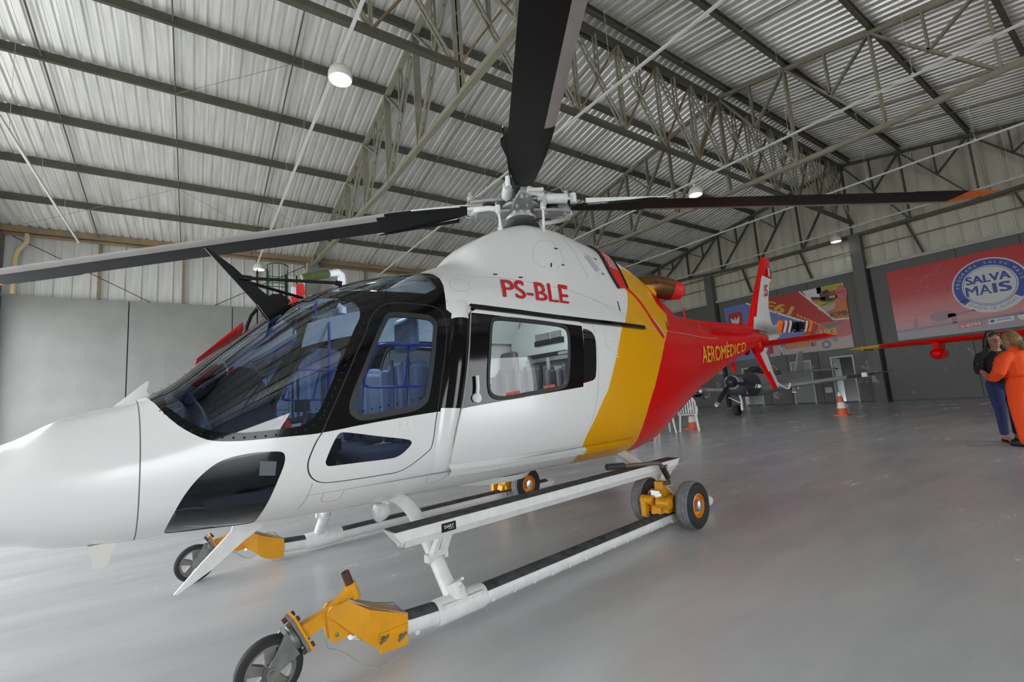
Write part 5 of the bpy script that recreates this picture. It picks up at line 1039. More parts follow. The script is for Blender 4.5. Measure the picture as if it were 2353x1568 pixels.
for P in ([(6.1, 4.98), (5.6, 4.93), (5.1, 4.97), (4.55, 4.95)], [(5.2, 4.98), (4.85, 5.2), (4.75, 5.24), (4.95, 5.02)], circ((5.13, 4.67), .34, .25, n=24), [(5.55, 4.72), (5.3, 4.85), (5.2, 4.7), (5.25, 4.5), (5.4, 4.45)], [(5.35, 4.9), (5.2, 4.95), (5.2, 4.85)], [(5.55, 4.55), (5.7, 4.6), (5.6, 4.75)], [(5.6, 4.5), (5.5, 4.3), (5.25, 4.3)], [(4.85, 4.5), (4.75, 4.3), (4.85, 4.2), (4.7, 4.05), (4.8, 3.95)], [(5.4, 4.4), (4.9, 4.4)]): art(m, P, .014, PF(1), 0)
m.build('line_drawing', PR, t, smooth=0, recalc=False)
m = MB(); flatpoly(m, circ((5.05, 3.27), .33, .20, n=20), PF(1)); flatpoly(m, [(4.85, 3.3), (3.9, 3.36), (3.9, 3.31), (4.85, 3.15)], PF(1)); art(m, [(6.0, 3.45), (5.05, 3.55), (4.2, 3.72)], .02, PF(2), 0); art(m, [(5.4, 3.0), (4.8, 3.02)], .03, PF(1), 0)
for a in (5.9, 4.75): flatpoly(m, [(a, 2.93), (a-.12, 2.93), (a-.14, 3.25), (a-.06, 3.33), (a+.01, 3.25)], PF(1))
flatpoly(m, [(6.49, 2.9), (-.4, 3.15), (-.4, 3.02), (6.49, 2.82)], PF(1)); m.build('dusk_helicopter', PD, t, smooth=0, recalc=False)
# poster with aircraft photographs
R1 = print_mat('print_red', (.42, .018, .012)); t, PF = poster('aviation_poster', 13.85, 8.08, 2.45, 5.42, 'colourful poster of rescue aircraft with yellow numerals, behind the helicopter tail', R1)
PBL, PYE, POR, PGY, PGR, PBK = print_mat('print_sky', (.13, .18, .42)), print_mat('print_yellow', (.55, .36, .03)), print_mat('print_orange', (.52, .14, .03)), print_mat('print_ground', (.42, .33, .33)), print_mat('print_lime', (.36, .34, .03)), print_mat('print_black', (.02, .02, .025))
PC = [PBL, PW, R1, PYE, POR, PGY, PGR, PBK, print_mat('print_glass', (.14, .16, .18)), print_mat('print_rose', (.46, .12, .11))]
m = MB(); flatpoly(m, [(13.85, 5.42), (12.55, 5.42), (9.6, 3.75), (11.0, 2.45), (13.85, 2.45)], PF(1), 0); art(m, [(12.6, 5.42), (9.75, 3.85)], .09, PF(2), 1)
flatpoly(m, [(9.86, 5.42), (8.08, 5.42), (8.08, 3.75), (8.68, 3.78)], PF(1), 4); flatpoly(m, [(9.80, 5.40), (9.0, 5.42), (9.05, 4.95), (9.55, 4.9)], PF(2), 1); flatpoly(m, [(9.2, 5.42), (8.08, 5.42), (8.08, 5.15), (9.2, 5.12)], PF(2), 6); flatpoly(m, [(9.1, 5.1), (8.45, 5.15), (8.45, 4.9), (9.1, 4.8)], PF(2), 2); flatpoly(m, [(9.4, 4.7), (8.5, 4.85), (8.45, 4.6), (9.1, 4.4)], PF(2), 6); flatpoly(m, [(9.3, 4.42), (8.5, 4.55), (8.6, 4.3), (9.0, 4.2)], PF(3), 5)
flatpoly(m, circ((8.75, 4.83), .36, .16, n=24), PF(4), 7); flatpoly(m, [(9.5, 5.05), (8.9, 4.92), (8.9, 4.78), (9.45, 4.9)], PF(4), 7); flatpoly(m, [(9.0, 5.2), (8.75, 5.25), (8.65, 5.05), (8.95, 5.0)], PF(4), 7); art(m, [(9.1, 4.55), (8.5, 4.66)], .03, PF(4), 7); flatpoly(m, [(8.72, 4.92), (8.5, 4.92), (8.5, 4.80), (8.72, 4.82)], PF(5), 3)
flatpoly(m, circ((8.22, 4.95), .22, .36, n=20), PF(4), 9); art(m, [(8.4, 5.0), (8.1, 5.02)], .05, PF(5), 2)
art(m, [(9.95, 5.42), (8.68, 3.80), (8.08, 3.76)], .07, PF(5), 1); ptext(m, 'BOMB', 8.80, 3.93, .22, PF(5), 7, .68, .02)
flatpoly(m, [(11.2, 2.45), (8.08, 2.45), (8.08, 3.0), (9.5, 2.95), (11.2, 2.85)], PF(2), 5); flatpoly(m, [(9.3, 3.75), (8.08, 3.72), (8.08, 2.98), (9.7, 3.0)], PF(1), 9); flatpoly(m, [(9.1, 3.62), (8.45, 3.68), (8.3, 3.6), (9.0, 3.42)], PF(2), 8); ptext(m, '193', 9.35, 3.12, .32, PF(2), 3, .70, .04)
ptext(m, 'E61', 11.75, 4.95, .46, PF(3), 3, 1.45, .03, -.45, .1)
for k in range(7): art(m, [(10.2-k*.14, 4.36-k*.10), (10.12-k*.14, 4.22-k*.10)], .06, PF(3), 3)
flatpoly(m, [(10.9, 3.2), (9.8, 3.3), (9.5, 3.0), (10.9, 2.85)], PF(3), 3)
for k in range(11): flatpoly(m, [(10.95-k*.13, 2.72), (10.86-k*.13, 2.72), (10.86-k*.13, 3.05), (10.95-k*.13, 3.03)], PF(4), 4); flatpoly(m, circ((10.905-k*.13, 3.09), .04, .05, n=8), PF(4), 7)
for c_, r_ in (((9.15, 2.72), .2), ((8.75, 2.9), .1), ((9.7, 2.8), .08)): flatpoly(m, circ(c_, r_, r_, n=20), PF(4), 8); flatpoly(m, circ(c_, r_*.5, r_*.5, n=16), PF(5), 5)
art(m, [(11.5, 4.3), (10.9, 4.75)], .04, PF(2), 8); art(m, [(11.5, 4.25), (10.8, 4.32)], .03, PF(2), 8); flatpoly(m, [(11.75, 2.45), (11.05, 2.45), (11.3, 3.3), (11.75, 3.3)], PF(2), 5); art(m, [(11.1, 2.46), (11.3, 3.3)], .05, PF(3), 1)
for a in (12.0, 11.75): flatpoly(m, [(a, 2.6), (a-.2, 2.6), (a-.22, 3.2), (a-.12, 3.35), (a+.02, 3.2)], PF(3), 2)
A_ = [(13.70, 3.3), (12.9, 3.3), (12.9, 4.95), (12.98, 5.05), (13.55, 5.05), (13.66, 4.95)]; flatpoly(m, A_, PF(2), 2)
flatpoly(m, [(13.55, 4.80), (13.42, 4.70), (13.33, 4.62), (13.33, 4.78), (13.26, 4.78), (13.26, 4.62), (13.16, 4.72), (13.04, 4.84), (13.07, 4.55), (13.15, 4.40), (13.05, 4.28), (13.25, 4.33), (13.30, 4.25), (13.35, 4.33), (13.55, 4.26), (13.43, 4.40), (13.52, 4.55)], PF(3), 1)
m.build('poster_print', PC, t, smooth=0, recalc=False)
# ================================================================ GREY PROPELLER AEROPLANE
AG = mat('plane_grey', (.33, .34, .34), .35); AD = mat('cowl_dark_grey', (.055, .07, .085), .35); AS = mat('wing_silver', (.50, .50, .49), .32, metal=.3); SPN = mat('spinner_dark', (.05, .05, .045), .2, metal=.4); PBLK = mat('propeller_black', (.012, .012, .012), .4)
ap = empty('grey_aeroplane', (16.9, 9.62, 0), 0.06); tag(ap, 'grey low-winged aeroplane with a black three-bladed propeller near the far wall', 'aeroplane')
m = MB(); secs = [(-.05, .28, .26, 1.26), (.0, .42, .30, 1.22), (.15, .48, .36, 1.14), (.6, .50, .40, 1.11), (1.2, .50, .45, 1.12), (2.2, .50, .48, 1.14), (3.4, .42, .42, 1.18), (5.0, .26, .28, 1.3), (6.4, .10, .16, 1.42)]
G = [[(x-.25, w*math.copysign(abs(math.cos(a))**.75, math.cos(a)), zc+h*math.copysign(abs(math.sin(a))**.75, math.sin(a))) for a in np.linspace(0, 2*PI, 29)] for x, w, h, zc in secs]
m.grid(G); m.add(G[0][:-1], [tuple(range(28))]); o = m.build('fuselage', [AD, AG], ap, smooth=50); o.data.polygons.foreach_set('material_index', [1 if p.center.x > 1.3 else 0 for p in o.data.polygons]); o.data.update()
m = MB(); m.lathe((-.62, 0, 1.27), (1, 0, 0), [(0, 0), (.08, .03), (.15, .11), (.20, .24), (.215, .36), (.2, .40)], 24); m.build('spinner', SPN, ap)
for k, ang in enumerate((-128, -12, 105)):
    a = math.radians(ang); c_, s_ = math.cos(a), math.sin(a); cols = [(.18, .05), (.35, .085), (.6, .095), (.85, .085), (.93, .08), (.96, .078), (1.0, .075), (1.09, .055), (1.12, .02)]
    m = MB()
    for i in range(len(cols)-1):
        V = []
        for r, w in cols[i:i+2]:
            tw = math.radians(62-38*r)
            for o_, h in ((1, 0), (.2, .018), (-1, 0), (.2, -.018)):
                tt = o_*w*math.cos(tw); xx = -.42+o_*w*math.sin(tw)*.8+h; V.append((xx, -(r*c_-tt*s_), 1.27+r*s_+tt*c_))
        m.add(V, [(0, 1, 5, 4), (1, 2, 6, 5), (2, 3, 7, 6), (3, 0, 4, 7), (3, 2, 1, 0), (4, 5, 6, 7)], 1 if i in (4, 6, 7) else 0)
    m.build('propeller_blade', [PBLK, mat('tip_white', (.6, .6, .6), .4)], ap, smooth=40)
for s in (1, -1):
    m = MB(); G = []
    for y, x0_, c_, z, th in ((.35, 1.0, 1.7, .94, .24), (1.5, 1.08, 1.5, .99, .2), (3.2, 1.2, 1.2, 1.14, .15), (3.21, 1.2, 1.2, 1.14, .15), (3.9, 1.25, 1.05, 1.20, .12), (4.0, 1.27, .95, 1.21, .05)):
        G.append([(x0_+c_*x, s*y, z+th*h) for x, h in ((0, 0), (.04, .3), (.25, .5), (.6, .35), (1, .02), (.6, -.25), (.25, -.4), (.04, -.25), (0, 0))])
    m.grid(G); m.add(G[-1], [tuple(range(9))]); o = m.build('wing', [AS, AD], ap, smooth=40); o.data.polygons.foreach_set('material_index', [1 if abs(p.center.y) > 3.2 else 0 for p in o.data.polygons]); o.data.update()
    m = MB(); m.tube([(1.25, s*3.95, 1.2), (1.5, s*4.2, 1.23), (1.6, s*4.38, 1.25)], [.04, .025, .01], 8); m.box((1.35, s*3.72, 1.19), (.4, .14, .14), 1); m.build('wing_tip', [AD, WHITEM], ap, smooth=30)
    m = MB(); m.tube([(1.05, s*1.95, .96), (.8, s*1.95, .9), (.45, s*1.95, .9)], .02, 6); m.tube([(.95, s*1.6, .93), (.8, s*1.6, .75), (.8, s*1.75, .74)], .018, 6); m.build('pitot_probe', AS, ap)
    m = MB(); m.lathe((.02, -s*.33, 1.22+.04*s), (-1, 0, 0), [(.13, -.06), (.13, .06), (.10, .09), (0, .10)], 14); o = m.build('intake_plug', REDC, ap)
    m = MB(); m.beam((-.08, -s*.36, 1.12), (-.06, -s*.42, .78), .05, .006); m.build('plug_tag', REDC, ap, smooth=0)
    m = MB(); G = [[(5.6+x*.6+.1*abs(y), s*y, 1.55+.04*h) for x, h in ((0, 0), (.3, 1), (1, 0), (.3, -1), (0, 0))] for y in (.1, 1.5)]; m.grid(G); m.build('tailplane', AS, ap)
m = MB(); G = [[(x, w*math.cos(a), 1.45+h*max(0, math.sin(a))) for a in np.linspace(0, PI, 13)] for x, w, h in ((1.1, .1, .05), (1.5, .36, .38), (2.4, .40, .52), (3.2, .36, .42), (3.9, .2, .1))]; m.grid(G); m.build('canopy', mat('canopy_glass', (.03, .035, .04), .06, coat=1.), ap, smooth=60)
m = MB(); m.prism([(5.5, 1.45), (6.3, 2.5), (6.7, 2.5), (6.5, 1.4)], lambda a, b, tt: (a, tt, b), -.04, .04); m.build('tail_fin', AS, ap, smooth=0)
m = MB(); m.tube([(.05, -.05, .85), (.03, -.12, .5), (.0, -.12, .2)], [.035, .035, .03], 8); m.tube([(.03, -.12, .45), (.0, .35, .7)], .02, 6); m.box((.0, -.12, .3), (.08, .07, .2)); m.build('nose_leg', WHITEM, ap)
m = MB(); m.lathe((-.02, .06, .215), (0, 1, 0), [(.08, -.07), (.17, -.085), (.205, -.06), (.215, 0), (.205, .06), (.17, .085), (.08, .07)], 24); m.build('nose_wheel', TYRE, ap)
m = MB(); m.tube([(.9, 2.05, .86), (.55, 2.05, .86), (.45, 2.05, .86)], [.10, .10, .07], 12); m.tube([(1.3, 1.9, 1.0), (.75, 1.9, 1.0)], .07, 10, mi=1); m.tube([(.9, 1.9, .92), (.85, 1.85, .7), (.83, 1.8, .62)], .015, 5); m.build('underwing_pod', [BLKM, AS], ap)
# ================================================================ RED AEROPLANE (only its wing is in view)
rp_ = empty('red_aeroplane', (15.4, -2.6, 0), 0.0); tag(rp_, 'red aeroplane with a yellow wing tip and hanging pod, reaching in from the right', 'aeroplane')
LX = lambda x, y, z: (x-15.4, y+2.6, z)
m = MB(); G = []
for y, x0_, c_, z, th in ((5.22, 15.15, .55, 1.905, .03), (5.10, 15.02, .85, 1.90, .07), (4.47, 14.95, 1.15, 1.90, .13), (4.46, 14.95, 1.15, 1.90, .13), (3.0, 14.86, 1.4, 1.87, .17), (0, 14.7, 1.75, 1.80, .22), (-2.2, 14.6, 2.0, 1.74, .26)): G.append([LX(x0_+c_*x, y, z+th*h) for x, h in ((0, 0), (.04, .3), (.25, .5), (.6, .35), (1, .02), (.6, -.25), (.25, -.4), (.04, -.28), (0, 0))])
m.grid(G); m.add(G[0], [tuple(range(9))]); o = m.build('wing', [RED, mat('wing_tip_yellow', (.62, .42, .01), .3)], rp_, smooth=50); o.data.polygons.foreach_set('material_index', [1 if p.center.y-2.6 > 4.46 and not (4.86 < p.center.y-2.6 < 4.9) else 0 for p in o.data.polygons]); o.data.update()
m = MB(); m.box(LX(15.44, 4.87, 1.90), (.74, .05, .108)); o = m.build('tip_band', RED, rp_, smooth=0)
m = MB(); m.tube([LX(14.75, 3.33, 1.56), LX(14.80, 3.33, 1.56), LX(14.95, 3.33, 1.56), LX(15.3, 3.33, 1.56), LX(15.55, 3.33, 1.58), LX(15.65, 3.33, 1.6)], [.03, .09, .135, .14, .10, .02], 16); m.prism([(14.95, 1.65), (15.5, 1.65), (15.6, 1.84), (14.9, 1.84)], lambda a, b, tt: LX(a, 3.33+tt, b), -.05, .05); m.build('wing_pod', RED, rp_, smooth=45)
m = MB(); G = [[LX(x, -2.6+w*math.cos(a), zc+h*math.sin(a)) for a in np.linspace(0, 2*PI, 21)] for x, w, h, zc in ((12.4, .1, .1, 1.9), (12.8, .4, .45, 1.9), (13.6, .5, .6, 1.9), (16.5, .5, .75, 1.95), (18.5, .3, .5, 1.8), (21, .08, .2, 1.6))]; m.grid(G); m.build('fuselage', RED, rp_)
m = MB(); G = [[LX(x0_+c_*x, y, z+th*h) for x, h in ((0, 0), (.25, .5), (1, .02), (.25, -.4), (0, 0))] for y, x0_, c_, z, th in ((-3.0, 14.6, 2.0, 1.74, .26), (-6.6, 14.8, 1.5, 1.82, .16))]; m.grid(G); m.build('wing', RED, rp_)
for y in (-1.7, -3.5):
    m = MB(); m.tube([LX(14.4, y*.5-1.3, 1.5), LX(14.3, y, .4)], .06, 8); m.lathe(LX(14.3, y, .38), (0, 1, 0), [(.15, -.12), (.34, -.11), (.38, 0), (.34, .11), (.15, .12)], 20); m.build('main_gear', [TYRE], rp_)
m = MB(); m.lathe(LX(20.6, -2.6, .18), (0, 1, 0), [(.05, -.06), (.18, -.05), (.18, .05), (.05, .06)], 16); m.tube([LX(20.6, -2.6, .18), LX(20.4, -2.6, 1.5)], .04, 8); m.build('tail_wheel', TYRE, rp_)
# ================================================================ TRAFFIC CONES
CO, CW_ = mat('cone_orange', (.62, .10, .03), .5), mat('cone_white', (.70, .70, .70), .5)
def cone(x, y, s, label):
    t = empty('traffic_cone', (x, y, 0)); tag(t, label, 'cone'); m = MB(); m.lathe((0, 0, .02), (0, 0, 1), [(.155*s, 0), (.125*s, .20*s), (.095*s, .38*s), (.085*s, .44*s), (.06*s, .57*s), (.035*s, .70*s), (.025*s, .705*s), (.0, .705*s)], 28, 0, [0, 1, 0, 0, 1, 0, 0]); m.build('cone_body', [CO, CW_], t, smooth=40)
    m = MB(); m.box((0, 0, .015), (.38*s, .38*s, .03)); m.build('cone_base', CO, t, smooth=0)
cone(16.37, 6.07, 1., 'orange and white traffic cone standing in front of the far open doorway'); cone(11.75, 8.12, .9, 'orange traffic cone half hidden behind the white plastic chairs')
# ================================================================ WHITE PLASTIC CHAIRS
PL = mat('white_plastic', (.66, .67, .67), .4)
def chair(label):
    t = empty('plastic_chair', (0, 0, 0)); tag(t, label, 'chair', 'white plastic chairs behind the helicopter belly')
    m = MB(); m.prism([(-.21, -.20), (.21, -.20), (.23, .0), (.23, .20), (-.23, .20), (-.23, .0)], lambda a, b, tt: (a, b, tt), .43, .455); o = m.build('seat', PL, t, smooth=0); bv(o, .01)
    m = MB()
    for i in range(6):
        x0_ = -.165+i*.066; m.add([(x0_+.02*k, -.21-.16*zz+.03*(1-(x0_/.2)**2)*-1, .46+.42*zz) for zz in (0, 1) for k in (-1, 1)]+[(x0_+.02*k, -.225-.16*zz-.03*(1-(x0_/.2)**2), .46+.42*zz) for zz in (0, 1) for k in (-1, 1)], [(0, 1, 3, 2), (5, 4, 6, 7), (0, 2, 6, 4), (1, 5, 7, 3)])
    m.tube([(-.22, -.19, .45), (-.23, -.30, .78), (-.17, -.385, .88), (0, -.41, .90), (.17, -.385, .88), (.23, -.30, .78), (.22, -.19, .45)], .022, 8); m.build('backrest', PL, t, smooth=40)
    for sx in (-1, 1):
        m = MB(); m.tube([(sx*.20, .18, .44), (sx*.245, .23, 0.0)], [.032, .02], 6); m.build('leg', PL, t); m = MB(); m.tube([(sx*.20, -.18, .44), (sx*.235, -.27, 0.0)], [.032, .02], 6); m.build('leg', PL, t)
        m = MB(); m.tube([(sx*.23, .17, .44), (sx*.25, .16, .62), (sx*.25, .05, .65), (sx*.245, -.28, .66)], [.02, .022, .024, .02], 6); m.build('armrest', PL, t)
    return t
def copy_tree(o, parent=None):
    c = o.copy(); COL.objects.link(c); c.parent = parent
    for k in list(o.children): copy_tree(k, c)
    return c
c0 = chair('white plastic chair nearest the grey aeroplane, right of the others'); c0.location = (11.2, 7.86, 0); c0.rotation_euler = (0, 0, 2.2)
for x, y, r, lb in ((10.5, 8.15, 2.5, 'white plastic chair second from the right of the group behind the helicopter'), (9.75, 8.1, 2.0, 'white plastic chair third from the right of the group behind the helicopter'), (9.0, 8.25, 2.4, 'white plastic chair farthest left in the group behind the belly')):
    c_ = copy_tree(c0); c_.location = (x, y, 0); c_.rotation_euler = (0, 0, r); c_['label'] = lb
# ================================================================ CAGED LADDER PLATFORM WITH LOADING ARM
ld = empty('caged_ladder_platform', (2.25, 16, 0)); tag(ld, 'green and black caged ladder platform by the side wall, above the cockpit nose', 'ladder')
DX = 2.25
m = MB()
for x in (1.88, 2.48): m.tube([(x-DX, .1, 0), (x-DX, .1, 5.94)], .022, 6)
for z in (5.94, 5.3, 4.75, 4.2): m.tube([((1.88+2.48)/2-DX+.31*math.cos(a), .1-.38*math.sin(a), z+.08) for a in np.linspace(0, PI, 13)], .018, 6)
for a in np.linspace(.35, PI-.35, 5): m.tube([(2.18-DX+.31*math.cos(a), .1-.38*math.sin(a), 6.02), (2.18-DX+.31*math.cos(a), .1-.38*math.sin(a), 4.2)], .012, 5)
for z in np.arange(.4, 5.9, .33): m.tube([(1.88-DX, .1, z), (2.48-DX, .1, z)], .014, 5)
m.build('safety_cage', GRNM, ld)
m = MB()
for x0_, x1_, zt in ((1.60, 1.90, 5.83), (2.42, 2.74, 5.74)):
    m.tube([(x0_-DX, 0, 4.1), (x0_-DX, 0, zt), (x1_-DX, 0, zt), (x1_-DX, 0, 4.1)], .022, 6)
    m.tube([(x0_-DX, 0, 4.9), (x1_-DX, 0, 4.9)], .018, 6)
m.box((2.17-DX, .5, 4.05), (1.2, 1.1, .06)); m.tube([(1.6-DX, 0, 4.55), (2.74-DX, 0, 4.5)], .018, 6); m.tube([(1.6-DX, 0, 4.95), (2.74-DX, 0, 4.9)], .018, 6)
for x in (1.6, 2.74): m.tube([(x-DX, 1.0, 0), (x-DX, 1.0, 4.05)], .04, 8); m.tube([(x-DX, 0, 0), (x-DX, 0, 4.05)], .04, 8)
m.build('platform_frame', BLKM, ld)
m = MB(); m.tube([(1.85-DX, -.2, 4.72), (1.60-DX, -.2, 4.55), (1.42-DX, -.2, 4.30), (1.30-DX, -.2, 3.95), (1.28-DX, -.2, 3.75)], .05, 8); m.tube([(1.7-DX, -.2, 4.35), (2.1-DX, -.2, 4.45), (2.1-DX, 0, 4.2)], .09, 8); m.box((1.30-DX, -.2, 3.72), (.14, .1, .1)); m.build('loading_arm', BLKM, ld)
# ================================================================ PEOPLE
def body_mesh(parts, vox=.011, sm=4):
    """parts: list of tubes (pts, radii, flatten) merged into one continuous skin"""
    m = MB()
    for pts, r, e in parts:
        k = 3; P = [Vector(p) for p in pts]; m.tube(P, r, 14, ell=[e]*len(P) if not isinstance(e, list) else e, up=(0, 1, 0.001))
        for c, q in ((P[0], r[0]), (P[-1], r[-1])): m.lathe(c, (0, 0, 1), [(0.001, -q*.97), (q*.7, -q*.7), (q*.97, 0), (q*.7, q*.7), (0.001, q*.97)], 12)
    me = m.mesh('tmp', WHITE); o = link('tmp', me); r_ = o.modifiers.new('r', 'REMESH'); r_.mode = 'VOXEL'; r_.voxel_size = vox; s_ = o.modifiers.new('s', 'SMOOTH'); s_.iterations = sm; s_.factor = .5
    dg = bpy.context.evaluated_depsgraph_get(); dg.update(); out = bpy.data.meshes.new_from_object(o.evaluated_get(dg)); bpy.data.objects.remove(o); out.materials.clear()
    out.polygons.foreach_set('use_smooth', [True]*len(out.polygons)); return out
SKIN = mat('skin', (.36, .17, .11), .5); DENIM = mat('denim', (.022, .035, .13), .85, noise=.25, nscale=14); BLOUSE = mat('black_floral_blouse', (.010, .009, .010), .8, noise=1., nscale=26); ORA = mat('orange_coverall', (.86, .075, .005), .8, bump=.25, bscale=14); HAIRB = mat('black_hair', (.006, .005, .005), .35); HAIRY = mat('blonde_hair', (.30, .17, .06), .5, noise=.6, nscale=30, stretch=(3, 3, 1)); SHOE = mat('black_shoe', (.012, .012, .012), .5)
nt = BLOUSE.node_tree; rr_ = [n for n in nt.nodes if n.type == 'VALTORGB'][0]; rr_.color_ramp.elements[0].color = (.010, .009, .010, 1); rr_.color_ramp.elements[1].color = (.5, .33, .33, 1); rr_.color_ramp.elements[0].position = .66; rr_.color_ramp.elements[1].position = .70
def part(nm, parts, m_, parent, vox=.011, sm=4):
    me = body_mesh(parts, vox, sm); me.materials.append(m_); me.name = nm; return link(nm, me, parent)
def hand(c, d, side, parts):
    """palm, thumb and four curled fingers; c wrist, d pointing direction"""
    c = Vector(c); d = Vector(d).normalized(); up = Vector((0, 0, 1)); s = d.cross(up).normalized(); n = s.cross(d)
    parts.append(([c, c+d*.05, c+d*.085], [.024, .036, .034], .55))
    for i, L in enumerate((.066, .076, .07, .055)):
        b = c+d*.085+n*(.028-.019*i); parts.append(([b, b+d*L*.55+s*.012*side, b+d*L*.85+s*.035*side], [.0095, .009, .0075], 1))
    b = c+d*.03+n*.03; parts.append(([b, b+d*.03+n*.03, b+d*.06+n*.035+s*.015*side], [.013, .011, .009], 1))
def person(nm, loc, rz, label):
    t = empty(nm, loc, rz); return tag(t, label, 'person')
# local frame: x = the person's left, -y = facing direction, z up
def headparts(z, tilt=0.):
    return [([(0, .0, z-.145), (0, -.012, z-.06), (0, -.008, z+.02), (0, .005, z+.075)], [.048, .070, .080, .066], [1.1, 1.22, 1.22, 1.15]), ([(0, -.04, z-.105), (0, -.072, z-.10)], [.040, .024], 1.), ([(0, -.085, z+.005), (0, -.108, z-.03), (0, -.100, z-.04)], [.009, .014, .012], 1.), ([(-.022, -.086, z-.073), (.022, -.086, z-.073)], [.009, .009], .7), ([(.074, .01, z+.0), (.080, .015, z-.04)], [.014, .011], 1.5), ([(-.074, .01, z+.0), (-.080, .015, z-.04)], [.014, .011], 1.5)]
# --- woman in jeans
wv = math.atan2(-.6, -.8)
p1 = person('person', (10.28, 1.61, 0), 0, 'person with long black hair and glasses in a black floral blouse and blue jeans'); FZ = math.radians(-52); p1.rotation_euler = (0, 0, FZ)
bd = headparts(1.56)+[([(0, .005, 1.46), (0, .01, 1.36)], [.046, .055], 1.), ([(0, .01, 1.38), (0, 0, 1.28), (0, -.005, 1.16), (0, 0, 1.02), (0, .01, .92)], [.09, .135, .125, .115, .14], [.75, .7, .68, .7, .75]),
 ([(.17, .01, 1.33), (.215, .03, 1.10), (.20, -.14, .98), (.13, -.24, 1.0)], [.05, .042, .036, .026], 1.), ([(-.17, .01, 1.33), (-.21, .05, 1.12), (-.20, -.10, 1.0), (-.10, -.22, 1.02)], [.05, .042, .036, .026], 1.),
 ([(.085, .01, .90), (.085, -.01, .5), (.075, .02, .10)], [.09, .062, .040], 1.), ([(-.085, .01, .90), (-.10, -.03, .5), (-.10, -.02, .10)], [.09, .062, .040], 1.), ([(.075, .02, .06), (.08, -.12, .035)], [.04, .032], .8), ([(-.10, -.02, .06), (-.11, -.16, .035)], [.04, .032], .8)]
hand((.13, -.24, 1.0), (-.5, -.8, .1), 1, bd); hand((-.10, -.22, 1.02), (.6, -.7, 0), -1, bd)
part('body', bd, SKIN, p1, .009, 3)
part('blouse', [([(0, .01, 1.405), (0, .01, 1.37), (0, 0, 1.28), (0, -.005, 1.16), (0, 0, 1.04), (0, .005, .95)], [.075, .115, .155, .148, .145, .158], .76), ([(.12, .01, 1.355), (.18, .012, 1.33), (.215, .025, 1.22), (.225, .03, 1.08)], [.06, .066, .068, .066], 1.), ([(-.12, .01, 1.355), (-.18, .012, 1.33), (-.21, .035, 1.22), (-.215, .045, 1.10)], [.06, .066, .068, .066], 1.)], BLOUSE, p1, .012, 5)
part('jeans', [([(0, .005, 1.02), (0, .015, .92), (0, .02, .86)], [.125, .165, .16], .8), ([(.085, .01, .90), (.095, -.01, .68), (.088, -.01, .48), (.078, .02, .13)], [.10, .09, .068, .052], 1.), ([(-.085, .01, .90), (-.10, -.02, .68), (-.10, -.03, .48), (-.10, -.02, .13)], [.10, .09, .068, .052], 1.)], DENIM, p1, .012, 5)
part('hair', [([(0, .045, 1.655), (0, .05, 1.58), (.0, .07, 1.45), (0, .085, 1.30), (0, .09, 1.22)], [.066, .088, .095, .09, .05], 1.0), ([(.07, .0, 1.60), (.088, .02, 1.48), (.10, -.01, 1.36), (.10, -.05, 1.22)], [.03, .04, .045, .03], 1.), ([(-.07, .0, 1.60), (-.088, .02, 1.48), (-.10, .0, 1.36), (-.10, -.04, 1.24)], [.03, .04, .045, .03], 1.), ([(.05, -.055, 1.635), (0, -.05, 1.66), (-.05, -.055, 1.635)], [.03, .035, .03], 1.)], HAIRB, p1, .010, 3)
def face(p, z, glasses):
    m = MB()
    for sx in (-1, 1): m.lathe((sx*.032, -.083, z-.005), (0, -1, 0), [(.016, -.006), (.012, .004), (0, .007)], 10, 0); m.lathe((sx*.032, -.083, z-.005), (0, -1, 0), [(.007, .005), (0, .0085)], 8, 1)
    m.build('eye', [mat('eye_white', (.6, .58, .55), .3), HAIRB], p)
    m = MB(); m.tube([(-.024, -.096, z-.075), (0, -.100, z-.079), (.024, -.096, z-.075)], [.003, .006, .003], 6); m.build('mouth', mat('lip', (.35, .08, .07), .4), p)
    if glasses:
        m = MB()
        for sx in (-1, 1): m.tube([(sx*.034+.026*math.cos(a), -.102, z-.008+.020*math.sin(a)) for a in np.linspace(0, 2*PI, 17)], .003, 5); m.tube([(sx*.06, -.10, z), (sx*.082, .01, z+.005)], .003, 5)
        m.tube([(-.008, -.103, z-.003), (.008, -.103, z-.003)], .003, 5); m.build('glasses', BLKM, p)
face(p1, 1.56, True)
part('shoe', [([(.075, .05, .03), (.078, -.06, .03), (.082, -.165, .025)], [.038, .042, .030], .75)], SHOE, p1, .008, 2); part('shoe', [([(-.10, .01, .03), (-.105, -.10, .03), (-.11, -.205, .025)], [.038, .042, .030], .75)], SHOE, p1, .008, 2)
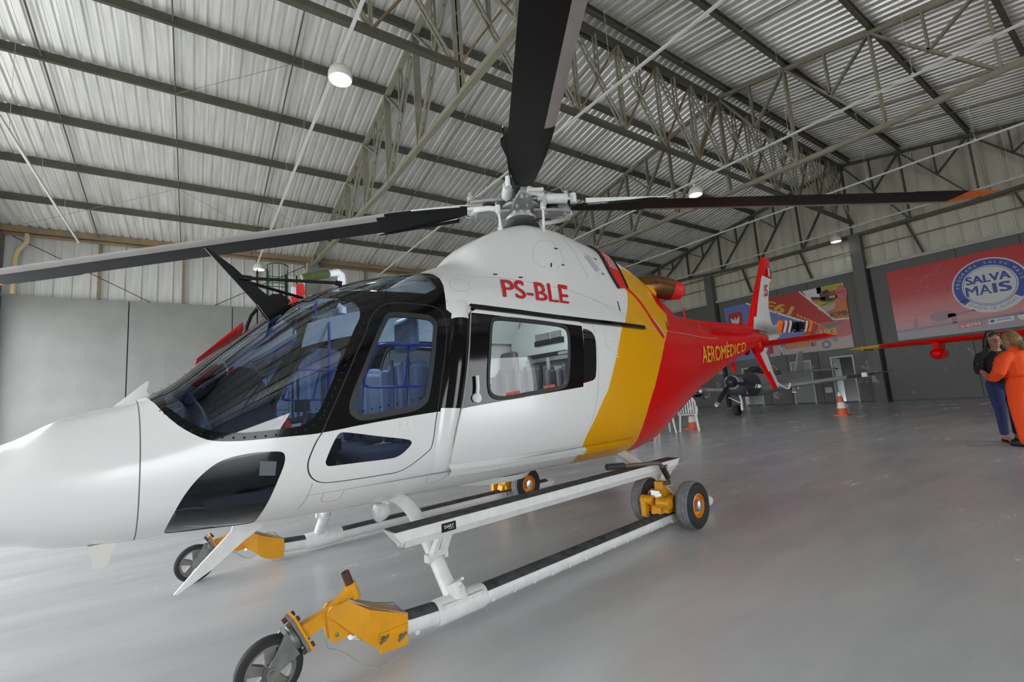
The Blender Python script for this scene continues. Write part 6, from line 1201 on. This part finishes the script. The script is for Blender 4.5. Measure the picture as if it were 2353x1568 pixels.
# --- woman in the orange coverall, seen from behind
p2 = person('person', (9.74, 1.34, 0), math.radians(152), 'person in an orange coverall with blonde tied hair, seen from behind at the right edge')
bd = headparts(1.50)+[([(0, .005, 1.40), (0, .01, 1.30)], [.05, .06], 1.), ([(0, .01, 1.32), (0, 0, 1.2), (0, 0, 1.05), (0, .01, .88)], [.09, .14, .13, .15], .74), ([(.19, .0, 1.26), (.25, -.04, 1.05), (.16, -.24, .98)], [.055, .048, .035], 1.), ([(-.19, .0, 1.26), (-.25, -.04, 1.05), (-.16, -.22, 1.0)], [.055, .048, .035], 1.), ([(.09, .01, .86), (.10, 0, .48), (.10, .02, .10)], [.09, .065, .045], 1.), ([(-.09, .01, .86), (-.10, 0, .48), (-.10, .02, .10)], [.09, .065, .045], 1.), ([(.10, .02, .06), (.11, -.12, .04)], [.045, .035], .8), ([(-.10, .02, .06), (-.11, -.12, .04)], [.045, .035], .8)]
hand((.16, -.24, .98), (-.5, -.8, .1), 1, bd); hand((-.16, -.22, 1.0), (.5, -.8, 0), -1, bd); part('body', bd, SKIN, p2, .009, 3)
part('coverall', [([(0, .02, 1.37), (0, .015, 1.33), (0, .0, 1.20), (0, -.0, 1.06), (0, .01, .98), (0, .02, .86), (0, .02, .80)], [.075, .14, .20, .185, .165, .195, .18], .78), ([(.14, .01, 1.28), (.22, .0, 1.23), (.275, -.03, 1.06), (.25, -.12, .99), (.18, -.21, .985)], [.085, .085, .078, .068, .055], 1.), ([(-.14, .01, 1.28), (-.22, .0, 1.23), (-.275, -.03, 1.06), (-.25, -.12, 1.0), (-.18, -.19, 1.0)], [.085, .085, .078, .068, .055], 1.), ([(.095, .015, .85), (.11, .0, .6), (.11, .0, .42), (.11, .02, .09)], [.115, .10, .088, .078], 1.), ([(-.095, .015, .85), (-.11, .0, .6), (-.11, .0, .42), (-.11, .02, .09)], [.115, .10, .088, .078], 1.), ([(-.06, .02, 1.37), (.06, .02, 1.37)], [.05, .05], .8)], ORA, p2, .012, 4)
m = MB(); m.tube([(.20*math.cos(a)*.86, .01+.155*math.sin(a), 1.0) for a in np.linspace(0, 2*PI, 25)], .012, 6); m.build('waist_seam', ORA, p2)
part('hair', [([(0, .02, 1.60), (0, .035, 1.53), (0, .045, 1.46), (0, .06, 1.40)], [.062, .088, .078, .035], 1.), ([(.05, -.045, 1.58), (0, -.04, 1.605), (-.05, -.045, 1.58)], [.03, .034, .03], 1.), ([(0, .11, 1.47), (.01, .135, 1.42), (.0, .12, 1.37)], [.032, .042, .028], 1.)], HAIRY, p2, .009, 2)
face(p2, 1.50, False)
m = MB(); m.lathe((.081, .012, 1.445), (1, 0, 0), [(0, -.006), (.008, 0), (0, .006)], 8); m.build('earring', ALU, p2)
for sx in (1, -1): part('boot', [([(sx*.105, .05, .05), (sx*.11, -.06, .045), (sx*.115, -.16, .04)], [.052, .052, .04], .85)], SHOE, p2, .009, 2)
